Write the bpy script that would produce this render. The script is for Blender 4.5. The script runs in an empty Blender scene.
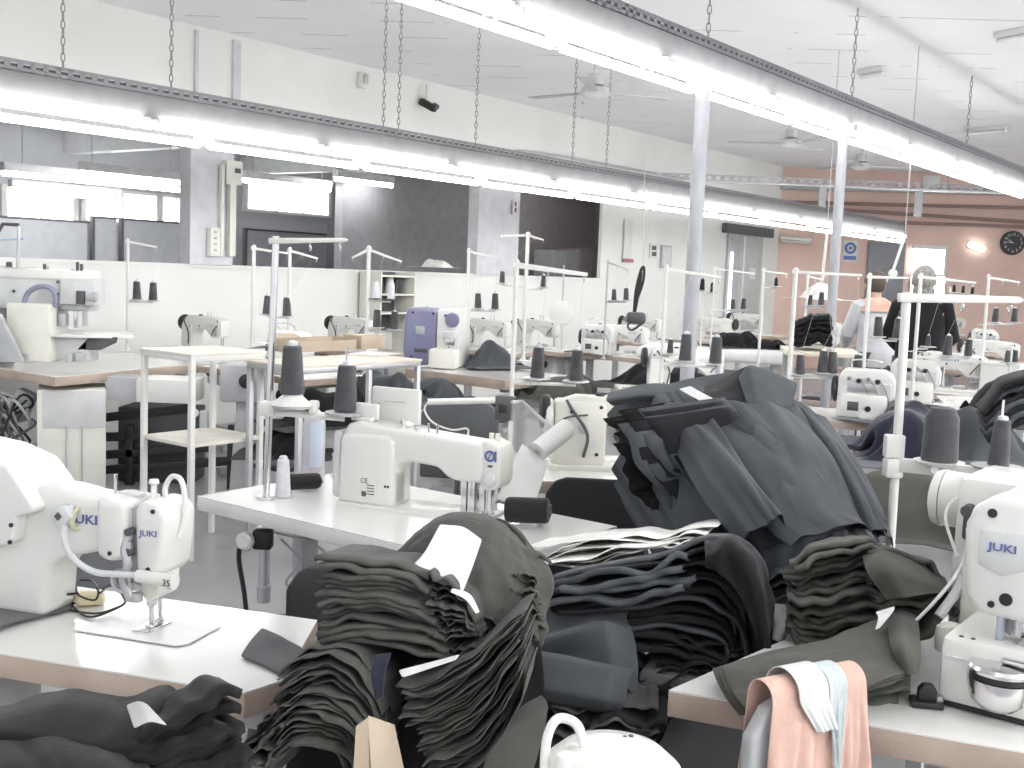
import bpy, bmesh, math, random
import numpy as np
from mathutils import Vector, Matrix, Euler
SC = bpy.context.scene
COL = SC.collection
R = math.radians
# ---------------------------------------------------------------- camera
F = 1110.0; CAMH = 1.5; ROLL = math.atan(0.04); PITCH = math.atan(113*math.cos(ROLL)/F)
fwd = Vector((0, math.cos(PITCH), -math.sin(PITCH)))
up0 = Vector((0, math.sin(PITCH), math.cos(PITCH))); ri0 = Vector((1, 0, 0))
RI = ri0*math.cos(ROLL) + up0*math.sin(ROLL); UP = -ri0*math.sin(ROLL) + up0*math.cos(ROLL)
EYE = Vector((0, 0, CAMH))
def ray(px, py): return RI*((px-512)/F) - UP*((py-384)/F) + fwd
def P(px, py, z):            # the point of the place at height z seen at that pixel
    d = ray(px, py); return EYE + d*((z-CAMH)/d.z)
def D(px, py, Y):            # the point at ground depth Y
    d = ray(px, py); return EYE + d*(Y/d.y)
GA = R(37)                   # the building's grid: A runs deep to the right, B to the right and nearer
A = Vector((math.sin(GA), math.cos(GA), 0)); B = Vector((math.cos(GA), -math.sin(GA), 0))
def G(p, q, z=0): return B*p + A*q + Vector((0, 0, z))
def onwall(px, py, p):       # (q, z) on a plane of constant p
    d = ray(px, py); pt = EYE + d*(p/d.dot(B)); return pt.dot(A), pt.z
cd = bpy.data.cameras.new('camera'); cam = bpy.data.objects.new('camera', cd); COL.objects.link(cam)
cd.sensor_width = 36; cd.lens = 36*F/1024; cd.clip_end = 200; cd.clip_start = 0.05
cam.matrix_world = Matrix(((RI.x, UP.x, -fwd.x, 0), (RI.y, UP.y, -fwd.y, 0), (RI.z, UP.z, -fwd.z, CAMH), (0, 0, 0, 1)))
SC.camera = cam
SC.view_settings.view_transform = 'Standard'; SC.view_settings.look = 'None'; SC.view_settings.gamma = 1
SC.view_settings.use_curve_mapping = False
# ---------------------------------------------------------------- materials
MATS = {}
def mat(name, col, rough=.5, metal=0, var=.04, vscale=8, bump=0, bscale=60, spec=.5, emit=0, alpha=None, trans=0, sheen=0, col2=None, coat=0):
    if name in MATS: return MATS[name]
    m = bpy.data.materials.new(name); m.use_nodes = True; nt = m.node_tree; b = nt.nodes['Principled BSDF']
    tc = nt.nodes.new('ShaderNodeTexCoord')
    nz = nt.nodes.new('ShaderNodeTexNoise'); nz.inputs['Scale'].default_value = vscale; nz.inputs['Detail'].default_value = 5
    nt.links.new(tc.outputs['Object'], nz.inputs['Vector'])
    rp = nt.nodes.new('ShaderNodeValToRGB')
    c2 = col2 or tuple(min(1, c*(1+2*var)) for c in col); c1 = col if col2 else tuple(c*(1-2*var) for c in col)
    rp.color_ramp.elements[0].position = .3; rp.color_ramp.elements[1].position = .7
    rp.color_ramp.elements[0].color = (*c1, 1); rp.color_ramp.elements[1].color = (*c2, 1)
    nt.links.new(nz.outputs['Fac'], rp.inputs['Fac']); nt.links.new(rp.outputs['Color'], b.inputs['Base Color'])
    b.inputs['Roughness'].default_value = rough; b.inputs['Metallic'].default_value = metal
    b.inputs['Specular IOR Level'].default_value = spec
    if trans: b.inputs['Transmission Weight'].default_value = trans; b.inputs['IOR'].default_value = 1.3
    if sheen: b.inputs['Sheen Weight'].default_value = sheen; b.inputs['Sheen Roughness'].default_value = .4
    if coat: b.inputs['Coat Weight'].default_value = coat
    if emit: b.inputs['Emission Color'].default_value = (*col, 1); b.inputs['Emission Strength'].default_value = emit
    if alpha is not None: b.inputs['Alpha'].default_value = alpha
    if bump:
        n2 = nt.nodes.new('ShaderNodeTexNoise'); n2.inputs['Scale'].default_value = bscale; n2.inputs['Detail'].default_value = 4
        nt.links.new(tc.outputs['Object'], n2.inputs['Vector'])
        bp = nt.nodes.new('ShaderNodeBump'); bp.inputs['Strength'].default_value = bump; bp.inputs['Distance'].default_value = .01
        nt.links.new(n2.outputs['Fac'], bp.inputs['Height']); nt.links.new(bp.outputs['Normal'], b.inputs['Normal'])
    MATS[name] = m; return m
def cloth_mat(name, col, sheen=.3, weave=900, crease=.15, crs=9):
    m = mat(name, col, rough=.9, var=.10, vscale=5, spec=.25, sheen=sheen)
    nt = m.node_tree; b = nt.nodes['Principled BSDF']; tc = nt.nodes['Texture Coordinate']
    n1 = nt.nodes.new('ShaderNodeTexNoise'); n1.inputs['Scale'].default_value = crs; n1.inputs['Detail'].default_value = 3; n1.inputs['Distortion'].default_value = .8
    n2 = nt.nodes.new('ShaderNodeTexNoise'); n2.inputs['Scale'].default_value = weave
    for n in (n1, n2): nt.links.new(tc.outputs['Object'], n.inputs['Vector'])
    b1 = nt.nodes.new('ShaderNodeBump'); b1.inputs['Strength'].default_value = crease; b1.inputs['Distance'].default_value = .02
    b2 = nt.nodes.new('ShaderNodeBump'); b2.inputs['Strength'].default_value = .12; b2.inputs['Distance'].default_value = .002
    nt.links.new(n1.outputs['Fac'], b1.inputs['Height']); nt.links.new(n2.outputs['Fac'], b2.inputs['Height'])
    nt.links.new(b1.outputs['Normal'], b2.inputs['Normal']); nt.links.new(b2.outputs['Normal'], b.inputs['Normal'])
    return m
ENAMEL = mat('white_enamel', (.74, .74, .705), .32, var=.015, coat=.2)
ENAMEL2 = mat('ivory_enamel', (.74, .73, .66), .35, var=.02)
GREYP = mat('grey_paint', (.45, .46, .47), .5)
LGREY = mat('light_grey_paint', (.62, .63, .63), .45)
DGREY = mat('dark_grey_paint', (.09, .09, .095), .5)
BLACK = mat('black_plastic', (.018, .018, .02), .45)
RUBBER = mat('black_rubber', (.02, .02, .02), .7)
STEEL = mat('polished_steel', (.72, .72, .72), .22, metal=1)
ALU = mat('dull_steel', (.55, .55, .56), .42, metal=.8)
WPAINT = mat('white_frame_paint', (.74, .74, .70), .4, var=.03, bump=.05, bscale=200)
LAMIN = mat('white_laminate', (.80, .79, .76), .16, var=.02, vscale=3, coat=.3)
WOODE = mat('plywood_edge', (.40, .31, .25), .6, vscale=6, col2=(.54, .44, .37), bump=.15, bscale=90)
BEIGE = mat('beige_board', (.72, .66, .55), .5, var=.04, vscale=3)
CARD = mat('cardboard', (.50, .41, .31), .8, var=.05)
PAPER = mat('white_paper', (.72, .72, .70), .8, var=.01, bump=.15, bscale=25)
BLUE = mat('logo_blue', (.12, .14, .36), .5)
PURPLE = mat('purple_enamel', (.21, .21, .33), .4, var=.03)
WALLM = mat('white_wall_paint', (.80, .80, .765), .8, var=.02, vscale=1.2, bump=.06, bscale=40)
YARN = mat('charcoal_yarn', (.075, .077, .083), .85, var=.15, vscale=3, sheen=.3)
YARNB = mat('black_yarn', (.012, .012, .014), .85, sheen=.2)
YARNW = mat('white_yarn', (.8, .8, .84), .8, sheen=.2)
for y in (YARN, YARNB, YARNW):      # the wound threads
    nt = y.node_tree; w = nt.nodes.new('ShaderNodeTexWave'); w.bands_direction = 'Z'; w.inputs['Scale'].default_value = 90; w.inputs['Distortion'].default_value = 1.5
    nt.links.new(nt.nodes['Texture Coordinate'].outputs['Object'], w.inputs['Vector'])
    bp = nt.nodes.new('ShaderNodeBump'); bp.inputs['Strength'].default_value = .5; bp.inputs['Distance'].default_value = .002
    nt.links.new(w.outputs['Fac'], bp.inputs['Height']); nt.links.new(bp.outputs['Normal'], nt.nodes['Principled BSDF'].inputs['Normal'])
GLOW = mat('lit_tube', (1, 1, 1), .4, emit=7, var=0)
FILL_GLOW = mat('unseen_fill_tube', (1, 1, 1), .4, emit=20, var=0)  # for the added lamp rows out of view, extra bright to fill the hall
# ---------------------------------------------------------------- mesh helpers
def cat_rom(pts, n):
    pts = [np.array(p, float) for p in pts]
    pts = [2*pts[0]-pts[1]] + pts + [2*pts[-1]-pts[-2]]
    k = len(pts)-3; out = []
    for i in range(n):
        t = i/(n-1)*k; s = min(int(t), k-1); u = t-s; a, b, c, d = pts[s:s+4]
        out.append(.5*((2*b)+(-a+c)*u+(2*a-5*b+4*c-d)*u*u+(-a+3*b-3*c+d)*u**3))
    return np.array(out)
class MB:
    def __init__(self): self.v = []; self.f = []; self.m = Matrix()
    def add(self, vs, fs):
        o = len(self.v); m = self.m
        self.v += [tuple(m @ Vector(v)) for v in vs]; self.f += [tuple(i+o for i in f) for f in fs]; return self
    def bm(self, b):
        b.verts.index_update(); self.add([v.co for v in b.verts], [[v.index for v in f.verts] for f in b.faces]); b.free(); return self
    def box(self, c, s, bev=0, rot=(0, 0, 0), seg=2):
        b = bmesh.new(); bmesh.ops.create_cube(b, size=1); bmesh.ops.scale(b, vec=s, verts=b.verts)
        if bev: bmesh.ops.bevel(b, geom=b.edges[:], offset=min(bev, min(s)*.49), segments=seg, affect='EDGES', profile=.5)
        bmesh.ops.transform(b, matrix=Matrix.Translation(c) @ Euler(rot).to_matrix().to_4x4(), verts=b.verts); return self.bm(b)
    def box2(self, a, b, bev=0): return self.box([(x+y)/2 for x, y in zip(a, b)], [abs(x-y) for x, y in zip(a, b)], bev)
    def prism(self, out, a0, a1, bev=0, ax='y', seg=2):
        f3 = {'y': lambda p, t: (p[0], t, p[1]), 'x': lambda p, t: (t, p[0], p[1]), 'z': lambda p, t: (p[0], p[1], t)}[ax]
        b = bmesh.new(); lo = [b.verts.new(f3(p, a0)) for p in out]; hi = [b.verts.new(f3(p, a1)) for p in out]; n = len(out)
        b.faces.new(lo); b.faces.new(hi[::-1])
        for i in range(n): b.faces.new((lo[i], hi[i], hi[(i+1) % n], lo[(i+1) % n]))
        bmesh.ops.recalc_face_normals(b, faces=b.faces)
        if bev: bmesh.ops.bevel(b, geom=[e for e in b.edges if e.calc_face_angle(0) > .5], offset=bev, segments=seg, affect='EDGES', profile=.5, clamp_overlap=True)
        return self.bm(b)
    def tube(self, pts, r, seg=8, smooth=0, cap=True):
        if smooth: pts = cat_rom(pts, smooth)
        pts = [Vector(p) for p in pts]; n = len(pts); rs = r if hasattr(r, '__len__') else [r]*n
        vs, fs = [], []; u = None
        for i, p in enumerate(pts):
            t = (pts[min(i+1, n-1)]-pts[max(i-1, 0)]).normalized()
            if u is None: u = t.orthogonal().normalized()
            u = (u-t*u.dot(t)).normalized(); w = t.cross(u)
            for k in range(seg): a = 2*math.pi*k/seg; vs.append(p+(u*math.cos(a)+w*math.sin(a))*rs[i])
        for i in range(n-1):
            for k in range(seg): k2 = (k+1) % seg; fs.append((i*seg+k, i*seg+k2, (i+1)*seg+k2, (i+1)*seg+k))
        if cap: fs += [tuple(range(seg))[::-1], tuple(range((n-1)*seg, n*seg))]
        return self.add(vs, fs)
    def cyl(self, a, b, r, r2=None, seg=16): return self.tube([a, b], [r, r if r2 is None else r2], seg)
    def lathe(self, prof, c=(0, 0, 0), seg=20, ax=None):
        vs, fs = [], []; n = len(prof); q = Vector((0, 0, 1)).rotation_difference(Vector(ax or (0, 0, 1))); c = Vector(c)
        for r, z in prof:
            for k in range(seg): a = 2*math.pi*k/seg; vs.append(c+q @ Vector((r*math.cos(a), r*math.sin(a), z)))
        for i in range(n-1):
            for k in range(seg): k2 = (k+1) % seg; fs.append((i*seg+k, i*seg+k2, (i+1)*seg+k2, (i+1)*seg+k))
        fs += [tuple(range(seg))[::-1], tuple(range((n-1)*seg, n*seg))]
        return self.add(vs, fs)
    def ring(self, c, r, t, ax=(0, 0, 1), n=20, seg=6, a0=0, a1=360):
        q = Vector((0, 0, 1)).rotation_difference(Vector(ax)); full = a1-a0 >= 360
        return self.tube([Vector(c)+q @ Vector((r*math.cos(R(a0+(a1-a0)*i/n)), r*math.sin(R(a0+(a1-a0)*i/n)), 0)) for i in range(n+1)], t, seg, cap=not full)
    def ball(self, c, r, sx=1, sy=1, sz=1, n=8):
        vs, fs = [], []; o = 2*n
        for i in range(n+1):
            for k in range(o): a, b = math.pi*i/n, 2*math.pi*k/o; vs.append((c[0]+r*sx*math.sin(a)*math.cos(b), c[1]+r*sy*math.sin(a)*math.sin(b), c[2]+r*sz*math.cos(a)))
        for i in range(n):
            for k in range(o): fs.append((i*o+k, (i+1)*o+k, (i+1)*o+(k+1) % o, i*o+(k+1) % o))
        return self.add(vs, fs)
    def text(self, s, size, mtx, ext=.0006, bold=0, wide=1):
        cu = bpy.data.curves.new('lettering', 'FONT'); cu.body = s; cu.size = size; cu.extrude = ext; cu.offset = bold*size; cu.align_x = 'CENTER'; cu.align_y = 'CENTER'; cu.resolution_u = 2
        o = bpy.data.objects.new('lettering', cu); COL.objects.link(o); bpy.context.view_layer.update()
        me = bpy.data.meshes.new_from_object(o.evaluated_get(bpy.context.evaluated_depsgraph_get()))
        self.add([mtx @ Vector((v.co.x*wide, v.co.y, v.co.z)) for v in me.vertices], [tuple(p.vertices) for p in me.polygons])
        bpy.data.objects.remove(o); bpy.data.curves.remove(cu); bpy.data.meshes.remove(me); return self
    def obj(self, name, m, parent=None, ang=35, label=None):
        me = bpy.data.meshes.new(name); me.from_pydata(self.v, [], self.f)
        b = bmesh.new(); b.from_mesh(me); bmesh.ops.recalc_face_normals(b, faces=b.faces); b.to_mesh(me); b.free()
        me.materials.append(m)
        me.polygons.foreach_set('use_smooth', [True]*len(me.polygons)); me.set_sharp_from_angle(angle=R(ang))
        o = bpy.data.objects.new(name, me); COL.objects.link(o)
        if parent: o.parent = parent
        if label: o['label'] = label
        return o
def tag(o, label, cat, group=None):
    o['label'] = label; o['category'] = cat
    if group: o['group'] = group
    return o
def thing(name, label, cat, loc=(0, 0, 0), rz=0, group=None, rot=None):
    o = bpy.data.objects.new(name, None); COL.objects.link(o); o.empty_display_size = .05
    o.location = loc; o.rotation_euler = rot or (0, 0, rz); return tag(o, label, cat, group)
def struct(mb, name, m, label=None):
    o = mb.obj(name, m); o['kind'] = 'structure'
    if label: o['label'] = label
    return o
KIDS = {}
def dup(root, loc, rz, label, group=None, scale=None, rot=None):
    def cp(o, par):
        c = o.copy(); COL.objects.link(c); c.parent = par
        for ch in o.children: cp(ch, c)
        return c
    c = cp(root, None); c.location = loc; c.rotation_euler = rot or (0, 0, rz)
    if scale: c.scale = (scale,)*3 if isinstance(scale, (int, float)) else scale
    c['label'] = label
    if group: c['group'] = group
    return c
def frame(x, y):   # matrix placing lettering: local x -> x, local y -> y
    x = Vector(x).normalized(); y = Vector(y).normalized(); z = x.cross(y)
    return lambda c: Matrix(((x.x, y.x, z.x, c[0]), (x.y, y.y, z.y, c[1]), (x.z, y.z, z.z, c[2]), (0, 0, 0, 1)))
# ================================================================ the hall
WP, CZ, QEND = -8.2, 3.5, None            # left wall plane, ceiling height
q_corner, _ = onwall(781, 200, WP); cor = G(WP, q_corner)
RW = cor.y                                # the red end wall faces the camera
# floor
m = mat('floor_screed', (.34, .34, .35), .28, var=.06, vscale=1.2, bump=.04, bscale=15)
struct(MB().box2((-16, -3, -.2), (16, RW+12, 0)), 'floor', m)
# ceiling with board joints
cm = mat('ceiling_board', (.88, .88, .89), .85, var=.02, vscale=.8)
nt = cm.node_tree; bs = nt.nodes['Principled BSDF']; tc = nt.nodes['Texture Coordinate']
mp = nt.nodes.new('ShaderNodeMapping'); mp.inputs['Rotation'].default_value = (0, 0, R(3)); nt.links.new(tc.outputs['Object'], mp.inputs['Vector'])
bk = nt.nodes.new('ShaderNodeTexBrick'); bk.inputs['Scale'].default_value = 1; bk.inputs['Brick Width'].default_value = 60; bk.inputs['Row Height'].default_value = .62
bk.inputs['Mortar Size'].default_value = .006; bk.inputs['Color1'].default_value = bk.inputs['Color2'].default_value = (1, 1, 1, 1); bk.inputs['Mortar'].default_value = (.25, .25, .25, 1)
nt.links.new(mp.outputs['Vector'], bk.inputs['Vector'])
nz = nt.nodes.new('ShaderNodeTexNoise'); nz.inputs['Scale'].default_value = 1.7; nt.links.new(mp.outputs['Vector'], nz.inputs['Vector'])
gt = nt.nodes.new('ShaderNodeMath'); gt.operation = 'GREATER_THAN'; gt.inputs[1].default_value = .53; nt.links.new(nz.outputs['Fac'], gt.inputs[0])
mx = nt.nodes.new('ShaderNodeMix'); mx.data_type = 'RGBA'; mx.blend_type = 'MULTIPLY'
nt.links.new(gt.outputs[0], mx.inputs['Factor']); ramp = nt.nodes['Color Ramp']
nt.links.new(ramp.outputs['Color'], mx.inputs['A']); nt.links.new(bk.outputs['Color'], mx.inputs['B']); nt.links.new(mx.outputs['Result'], bs.inputs['Base Color'])
cpts = [G(WP, -2), G(WP, q_corner), Vector((16, RW, 0)), Vector((16, -1.0, 0)), Vector((-2, -1.0, 0)), G(-6, -2)]
struct(MB().prism([(p.x, p.y) for p in cpts], CZ, CZ+.15, ax='z'), 'ceiling', cm)
# left wall: upper part above the opening, parapet, solid end, pillars
def wallbox(p0, p1, q0, q1, z0, z1, bev=0):
    b = MB(); b.prism([(G(p, q).x, G(p, q).y) for p, q in ((p0, q0), (p1, q0), (p1, q1), (p0, q1))], z0, z1, bev, ax='z'); return b
qs, _ = onwall(602, 230, WP)
ZL = 2.5
struct(wallbox(WP-.25, WP, -2, q_corner, ZL, CZ), 'wall_left', WALLM)
struct(wallbox(WP-.05, WP, qs, q_corner, 0, ZL), 'wall_left_end', WALLM)
struct(wallbox(WP-.15, WP, -2, qs, 0, 1.42), 'wall_left_parapet', WALLM)
struct(wallbox(WP-.17, WP+.02, -2, qs, 1.42, 1.45), 'trim_1', WALLM)
def pillar(a, b, n):
    q0, _ = onwall(a, 230, WP+.05); q1, _ = onwall(b, 230, WP+.05)
    struct(wallbox(WP-.10, WP+.05, q0, q1, 0 if n > 9 else 1.45, CZ if n > 9 else ZL), 'column_%d' % n, mat('pillar_grey', (.66, .66, .68), .8))
pillar(190, 233, 1); pillar(478, 519, 2)
# boxed panel on the upper wall
q0, z1 = onwall(194, 35, WP); q1, z0 = onwall(233, 103, WP)
b = MB()
for (a, c, e, f) in ((q0, q0+.03, 2.6, 3.46), (q1-.02, q1+.06, z0, 3.45), (q0+.15, q1, z0, z0+.03)):
    w = wallbox(WP+.0, WP+.03, a, c, e, f); b.v_ = 0; o = len(b.v); b.v += w.v; b.f += [tuple(i+o for i in t) for t in w.f]
struct(b, 'trim_2', LGREY)
# red end wall
pink = mat('pink_wall_paint', (.74, .54, .465), .75, var=.06, vscale=.7, bump=.05)
struct(MB().box2((cor.x-.2, RW, 0), (16, RW+.2, CZ)), 'wall_back', pink)
def rp(px, py): return D(px, py, RW-.005)
# white patches and door on the end wall
def onback(name, px0, py0, px1, py1, t, m, kind=True):
    a, c = rp(px0, py1), rp(px1, py0); b = MB().box2((a.x, RW-t, a.z), (c.x, RW, c.z), .004)
    return struct(b, name, m)
onback('trim_3', 922, 176, 940, 190, .03, WALLM)
onback('door_1', 862, 243, 905, 330, .06, mat('slate_door', (.25, .26, .28), .5))
b_ = onback('window_1', 905, 246, 947, 345, .05, WPAINT)
SKYW = mat('daylight', (1, 1, 1), .5, emit=5, var=0)
for k, (y0, y1) in enumerate(((250, 273), (277, 296))):
    a, c = rp(909, y1), rp(944, y0)
    o = MB().box2((a.x, RW-.055, a.z), (c.x, RW-.05, c.z)).obj('window_pane', SKYW); o.parent = b_
for k, (pa, pb) in enumerate((((778, 206), (1024, 222)), ((778, 202), (1024, 208)), ((880, 222), (1024, 227)), ((780, 187), (1020, 193)))):
    a, c = rp(*pa), rp(*pb); a.y = c.y = RW-.05
    o = MB().tube([a, c], .03 if k != 3 else .05, 8).obj('wall_pipe', mat('pipe_red', (.30, .20, .18), .5) if k != 3 else GREYP)
    tag(o, ['brown heating pipe running low across the pink end wall', 'brown pipe running high across the pink end wall', 'short brown pipe under the others on the pink end wall', 'grey cable tray along the pink end wall'][k], 'pipe')
# doors in the left wall near the corner
def onleft(name, px0, py0, px1, py1, t, m, kind=True, p=WP+.012):
    q0, z0 = onwall(px0, py1, p); q1, z1 = onwall(px1, py0, p)
    w = wallbox(p, p+t, q0, q1, z0, z1)
    return struct(w, name, m) if kind else w
d2 = onleft('door_2', 722, 235, 762, 330, .03, mat('door_grey', (.50, .52, .50), .5))
for nm, x0, y0, x1, y1, mm in (('door_gap', 724, 238, 739, 330, GREYP), ('door_light', 724, 252, 731, 330, mat('pale_blue_daylight', (.75, .85, 1), .5, emit=1.0, var=0)),
                               ('door_notice', 747, 268, 753, 279, PAPER), ('door_frame', 738, 236, 742, 330, WPAINT)):
    w = onleft(nm, x0, y0, x1, y1, .05 if nm != 'door_gap' else .04, mm, False); o = w.obj(nm, mm); o.parent = d2
w = onleft('x', 722, 229, 770, 232.5, .08, GREYP, False); tag(w.obj('door_track', DGREY), 'dark sliding door track above the grey sliding door', 'door track')
# things on the left wall: (pixel box, name, label, cat, material)
for nm, lab, ct, x0, y0, x1, y1, mm in (
    ('notice', 'tall white notice with red foot hanging near pillar', 'notice', 622, 220, 632, 262, PAPER),
    ('sign', 'small framed exit direction sign high on white pillar', 'sign', 512, 200, 517, 214, PAPER),
    ('sign', 'small black and white extinguisher sign left of the grey notice board', 'sign', 649, 244, 657, 258, PAPER),
    ('notice_board', 'grey framed notice board behind the round steel post', 'notice board', 660, 246, 671, 268, GREYP),
    ('switch_box', 'white electrical box at head of trunking on left pillar', 'switch box', 223, 162, 239, 184, ENAMEL2),
    ('socket_panel', 'tall white control panel low on the left pillar', 'panel', 207, 228, 217, 256, ENAMEL2)):
    t = .05 if 'box' in nm or 'panel' in nm else .02
    w = onleft(nm, x0, y0, x1, y1, t, mm, False, WP+.062 if x1 < 520 else WP+.012); o = w.obj(nm, mm); tag(o, lab, ct)
    q, z0 = onwall((x0+x1)/2, y1, WP); 
    if nm == 'notice': onb = onleft('x', x0, y1-3, x1, y1, t+.005, mm, False).obj('notice_foot', mat('notice_red', (.45, .2, .2), .6), o)
    if nm == 'sign':
        for i in range(2): onleft('x', x0+1.5, y0+2+i*6, x1-2, y0+6+i*6, t+.005, mm, False, WP+.062 if x1 < 520 else WP+.012).obj('pictogram', DGREY, o)
    if nm == 'notice_board': onleft('x', x0+1, y0+1.5, x1-1, y1-2, t+.004, mm, False).obj('board_face', LGREY, o)
    if nm == 'switch_box': onleft('x', x0+8, y0+7, x1-2, y0+11, t+.005, mm, False, WP+.06).obj('switch', DGREY, o)
    if nm == 'socket_panel':
        for i in range(4): onleft('x', x0+3, y0+3+i*6, x0+6, y0+5+i*6, t+.005, mm, False, WP+.06).obj('socket', GREYP, o)
w = onleft('x', 218, 165, 222, 256, .04, WPAINT, False, WP+.06).obj('cable_trunking', ENAMEL2); tag(w, 'white vertical cable trunking up the left pillar', 'trunking')
w = onleft('x', 226, 184, 233, 256, .05, WPAINT, False, WP+.06).obj('cable_trunking', ENAMEL2); tag(w, 'wider white trunking under switch box on the left pillar', 'trunking')
# bent conduit on upper wall
pts = [G(WP+.04, *onwall(x, y, WP+.04)) for x, y in ((513, 160), (513, 152), (520, 151), (560, 156), (690, 180))]
tag(MB().tube(pts, .02, 8).obj('conduit', GREYP), 'grey bent conduit on the white wall above left lamp row', 'conduit')
# annex room behind the parapet
AP = -14.2
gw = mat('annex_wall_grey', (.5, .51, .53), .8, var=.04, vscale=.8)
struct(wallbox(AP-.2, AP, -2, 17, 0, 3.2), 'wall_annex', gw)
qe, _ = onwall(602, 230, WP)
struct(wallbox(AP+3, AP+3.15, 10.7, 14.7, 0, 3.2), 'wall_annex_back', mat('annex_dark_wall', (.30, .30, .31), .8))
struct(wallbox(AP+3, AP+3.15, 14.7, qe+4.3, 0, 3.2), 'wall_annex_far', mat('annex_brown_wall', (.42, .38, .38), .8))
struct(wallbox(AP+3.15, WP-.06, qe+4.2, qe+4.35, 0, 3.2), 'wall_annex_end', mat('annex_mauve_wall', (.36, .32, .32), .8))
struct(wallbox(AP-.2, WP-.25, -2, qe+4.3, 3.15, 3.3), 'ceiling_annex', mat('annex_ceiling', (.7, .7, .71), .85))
# high windows of the annex
wn = 1
for x0, x1, y0, y1 in ((4, 72, 194, 216), (83, 155, 197, 219), (160, 187, 200, 223), (245, 327, 191, 208)):
    q0, zz0 = onwall(x0, y1, AP); q1, zz1 = onwall(x1, y0, AP); wn += 1
    o = struct(wallbox(AP, AP+.06, q0-.06, q1+.06, zz0-.05, zz1+.05), 'window_%d' % wn, WPAINT)
    n = 3 if x1 > 300 else 2
    for i in range(n):
        a = q0+(q1-q0)*i/n+.02; c = q0+(q1-q0)*(i+1)/n-.02
        p_ = wallbox(AP+.06, AP+.065, a, c, zz0, zz1).obj('window_pane', SKYW); p_.parent = o
# annex partition panels
def apt(px, py): q, z = onwall(px, py, AP+.5); return q, z
PM = mat('partition_grey', (.42, .43, .45), .6, var=.03)
for x0, x1, y0, lab in ((-30, 88, 216, 'wide grey partition panel at the far left beyond parapet'), (90, 117, 218, 'narrow grey partition panel between dark posts beyond parapet'),
                        (119, 186, 220, 'grey partition panel left of the wide pillar beyond parapet'), (243, 330, 230, 'grey partition panel right of the wide pillar beyond parapet')):
    q0, z1 = apt(x0, y0); q1, _ = apt(x1, y0)
    t = thing('partition_panel', lab, 'partition', G(AP+.5, q0))
    w = wallbox(0, .05, .04, q1-q0-.04, .0, z1); w.obj('panel', PM, t)
    w = wallbox(-.01, .06, 0, .04, .0, z1+.02); w.obj('post', DGREY, t)
    w = wallbox(-.01, .06, 0, q1-q0, z1, z1+.03); w.obj('rail', DGREY, t)
# dark furniture seen in the annex
q0, z0 = onwall(345, 250, AP+3)
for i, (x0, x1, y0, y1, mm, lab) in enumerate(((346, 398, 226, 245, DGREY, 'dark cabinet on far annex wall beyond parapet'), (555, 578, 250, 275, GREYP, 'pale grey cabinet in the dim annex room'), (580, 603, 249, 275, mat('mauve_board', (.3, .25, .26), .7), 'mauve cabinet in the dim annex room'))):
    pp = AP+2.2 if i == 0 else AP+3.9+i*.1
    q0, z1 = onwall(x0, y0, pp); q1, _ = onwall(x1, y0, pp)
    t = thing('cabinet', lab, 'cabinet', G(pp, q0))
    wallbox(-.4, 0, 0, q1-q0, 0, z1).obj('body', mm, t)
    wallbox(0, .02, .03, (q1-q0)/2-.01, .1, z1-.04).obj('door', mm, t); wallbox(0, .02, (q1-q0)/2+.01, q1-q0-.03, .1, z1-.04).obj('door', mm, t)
# beams under the annex ceiling
for k in range(4):
    q = 2.5+k*3
    struct(wallbox(AP, WP-.3, q, q+.18, 2.85, 3.15), 'beam_%d' % (k+1), LGREY)
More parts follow.
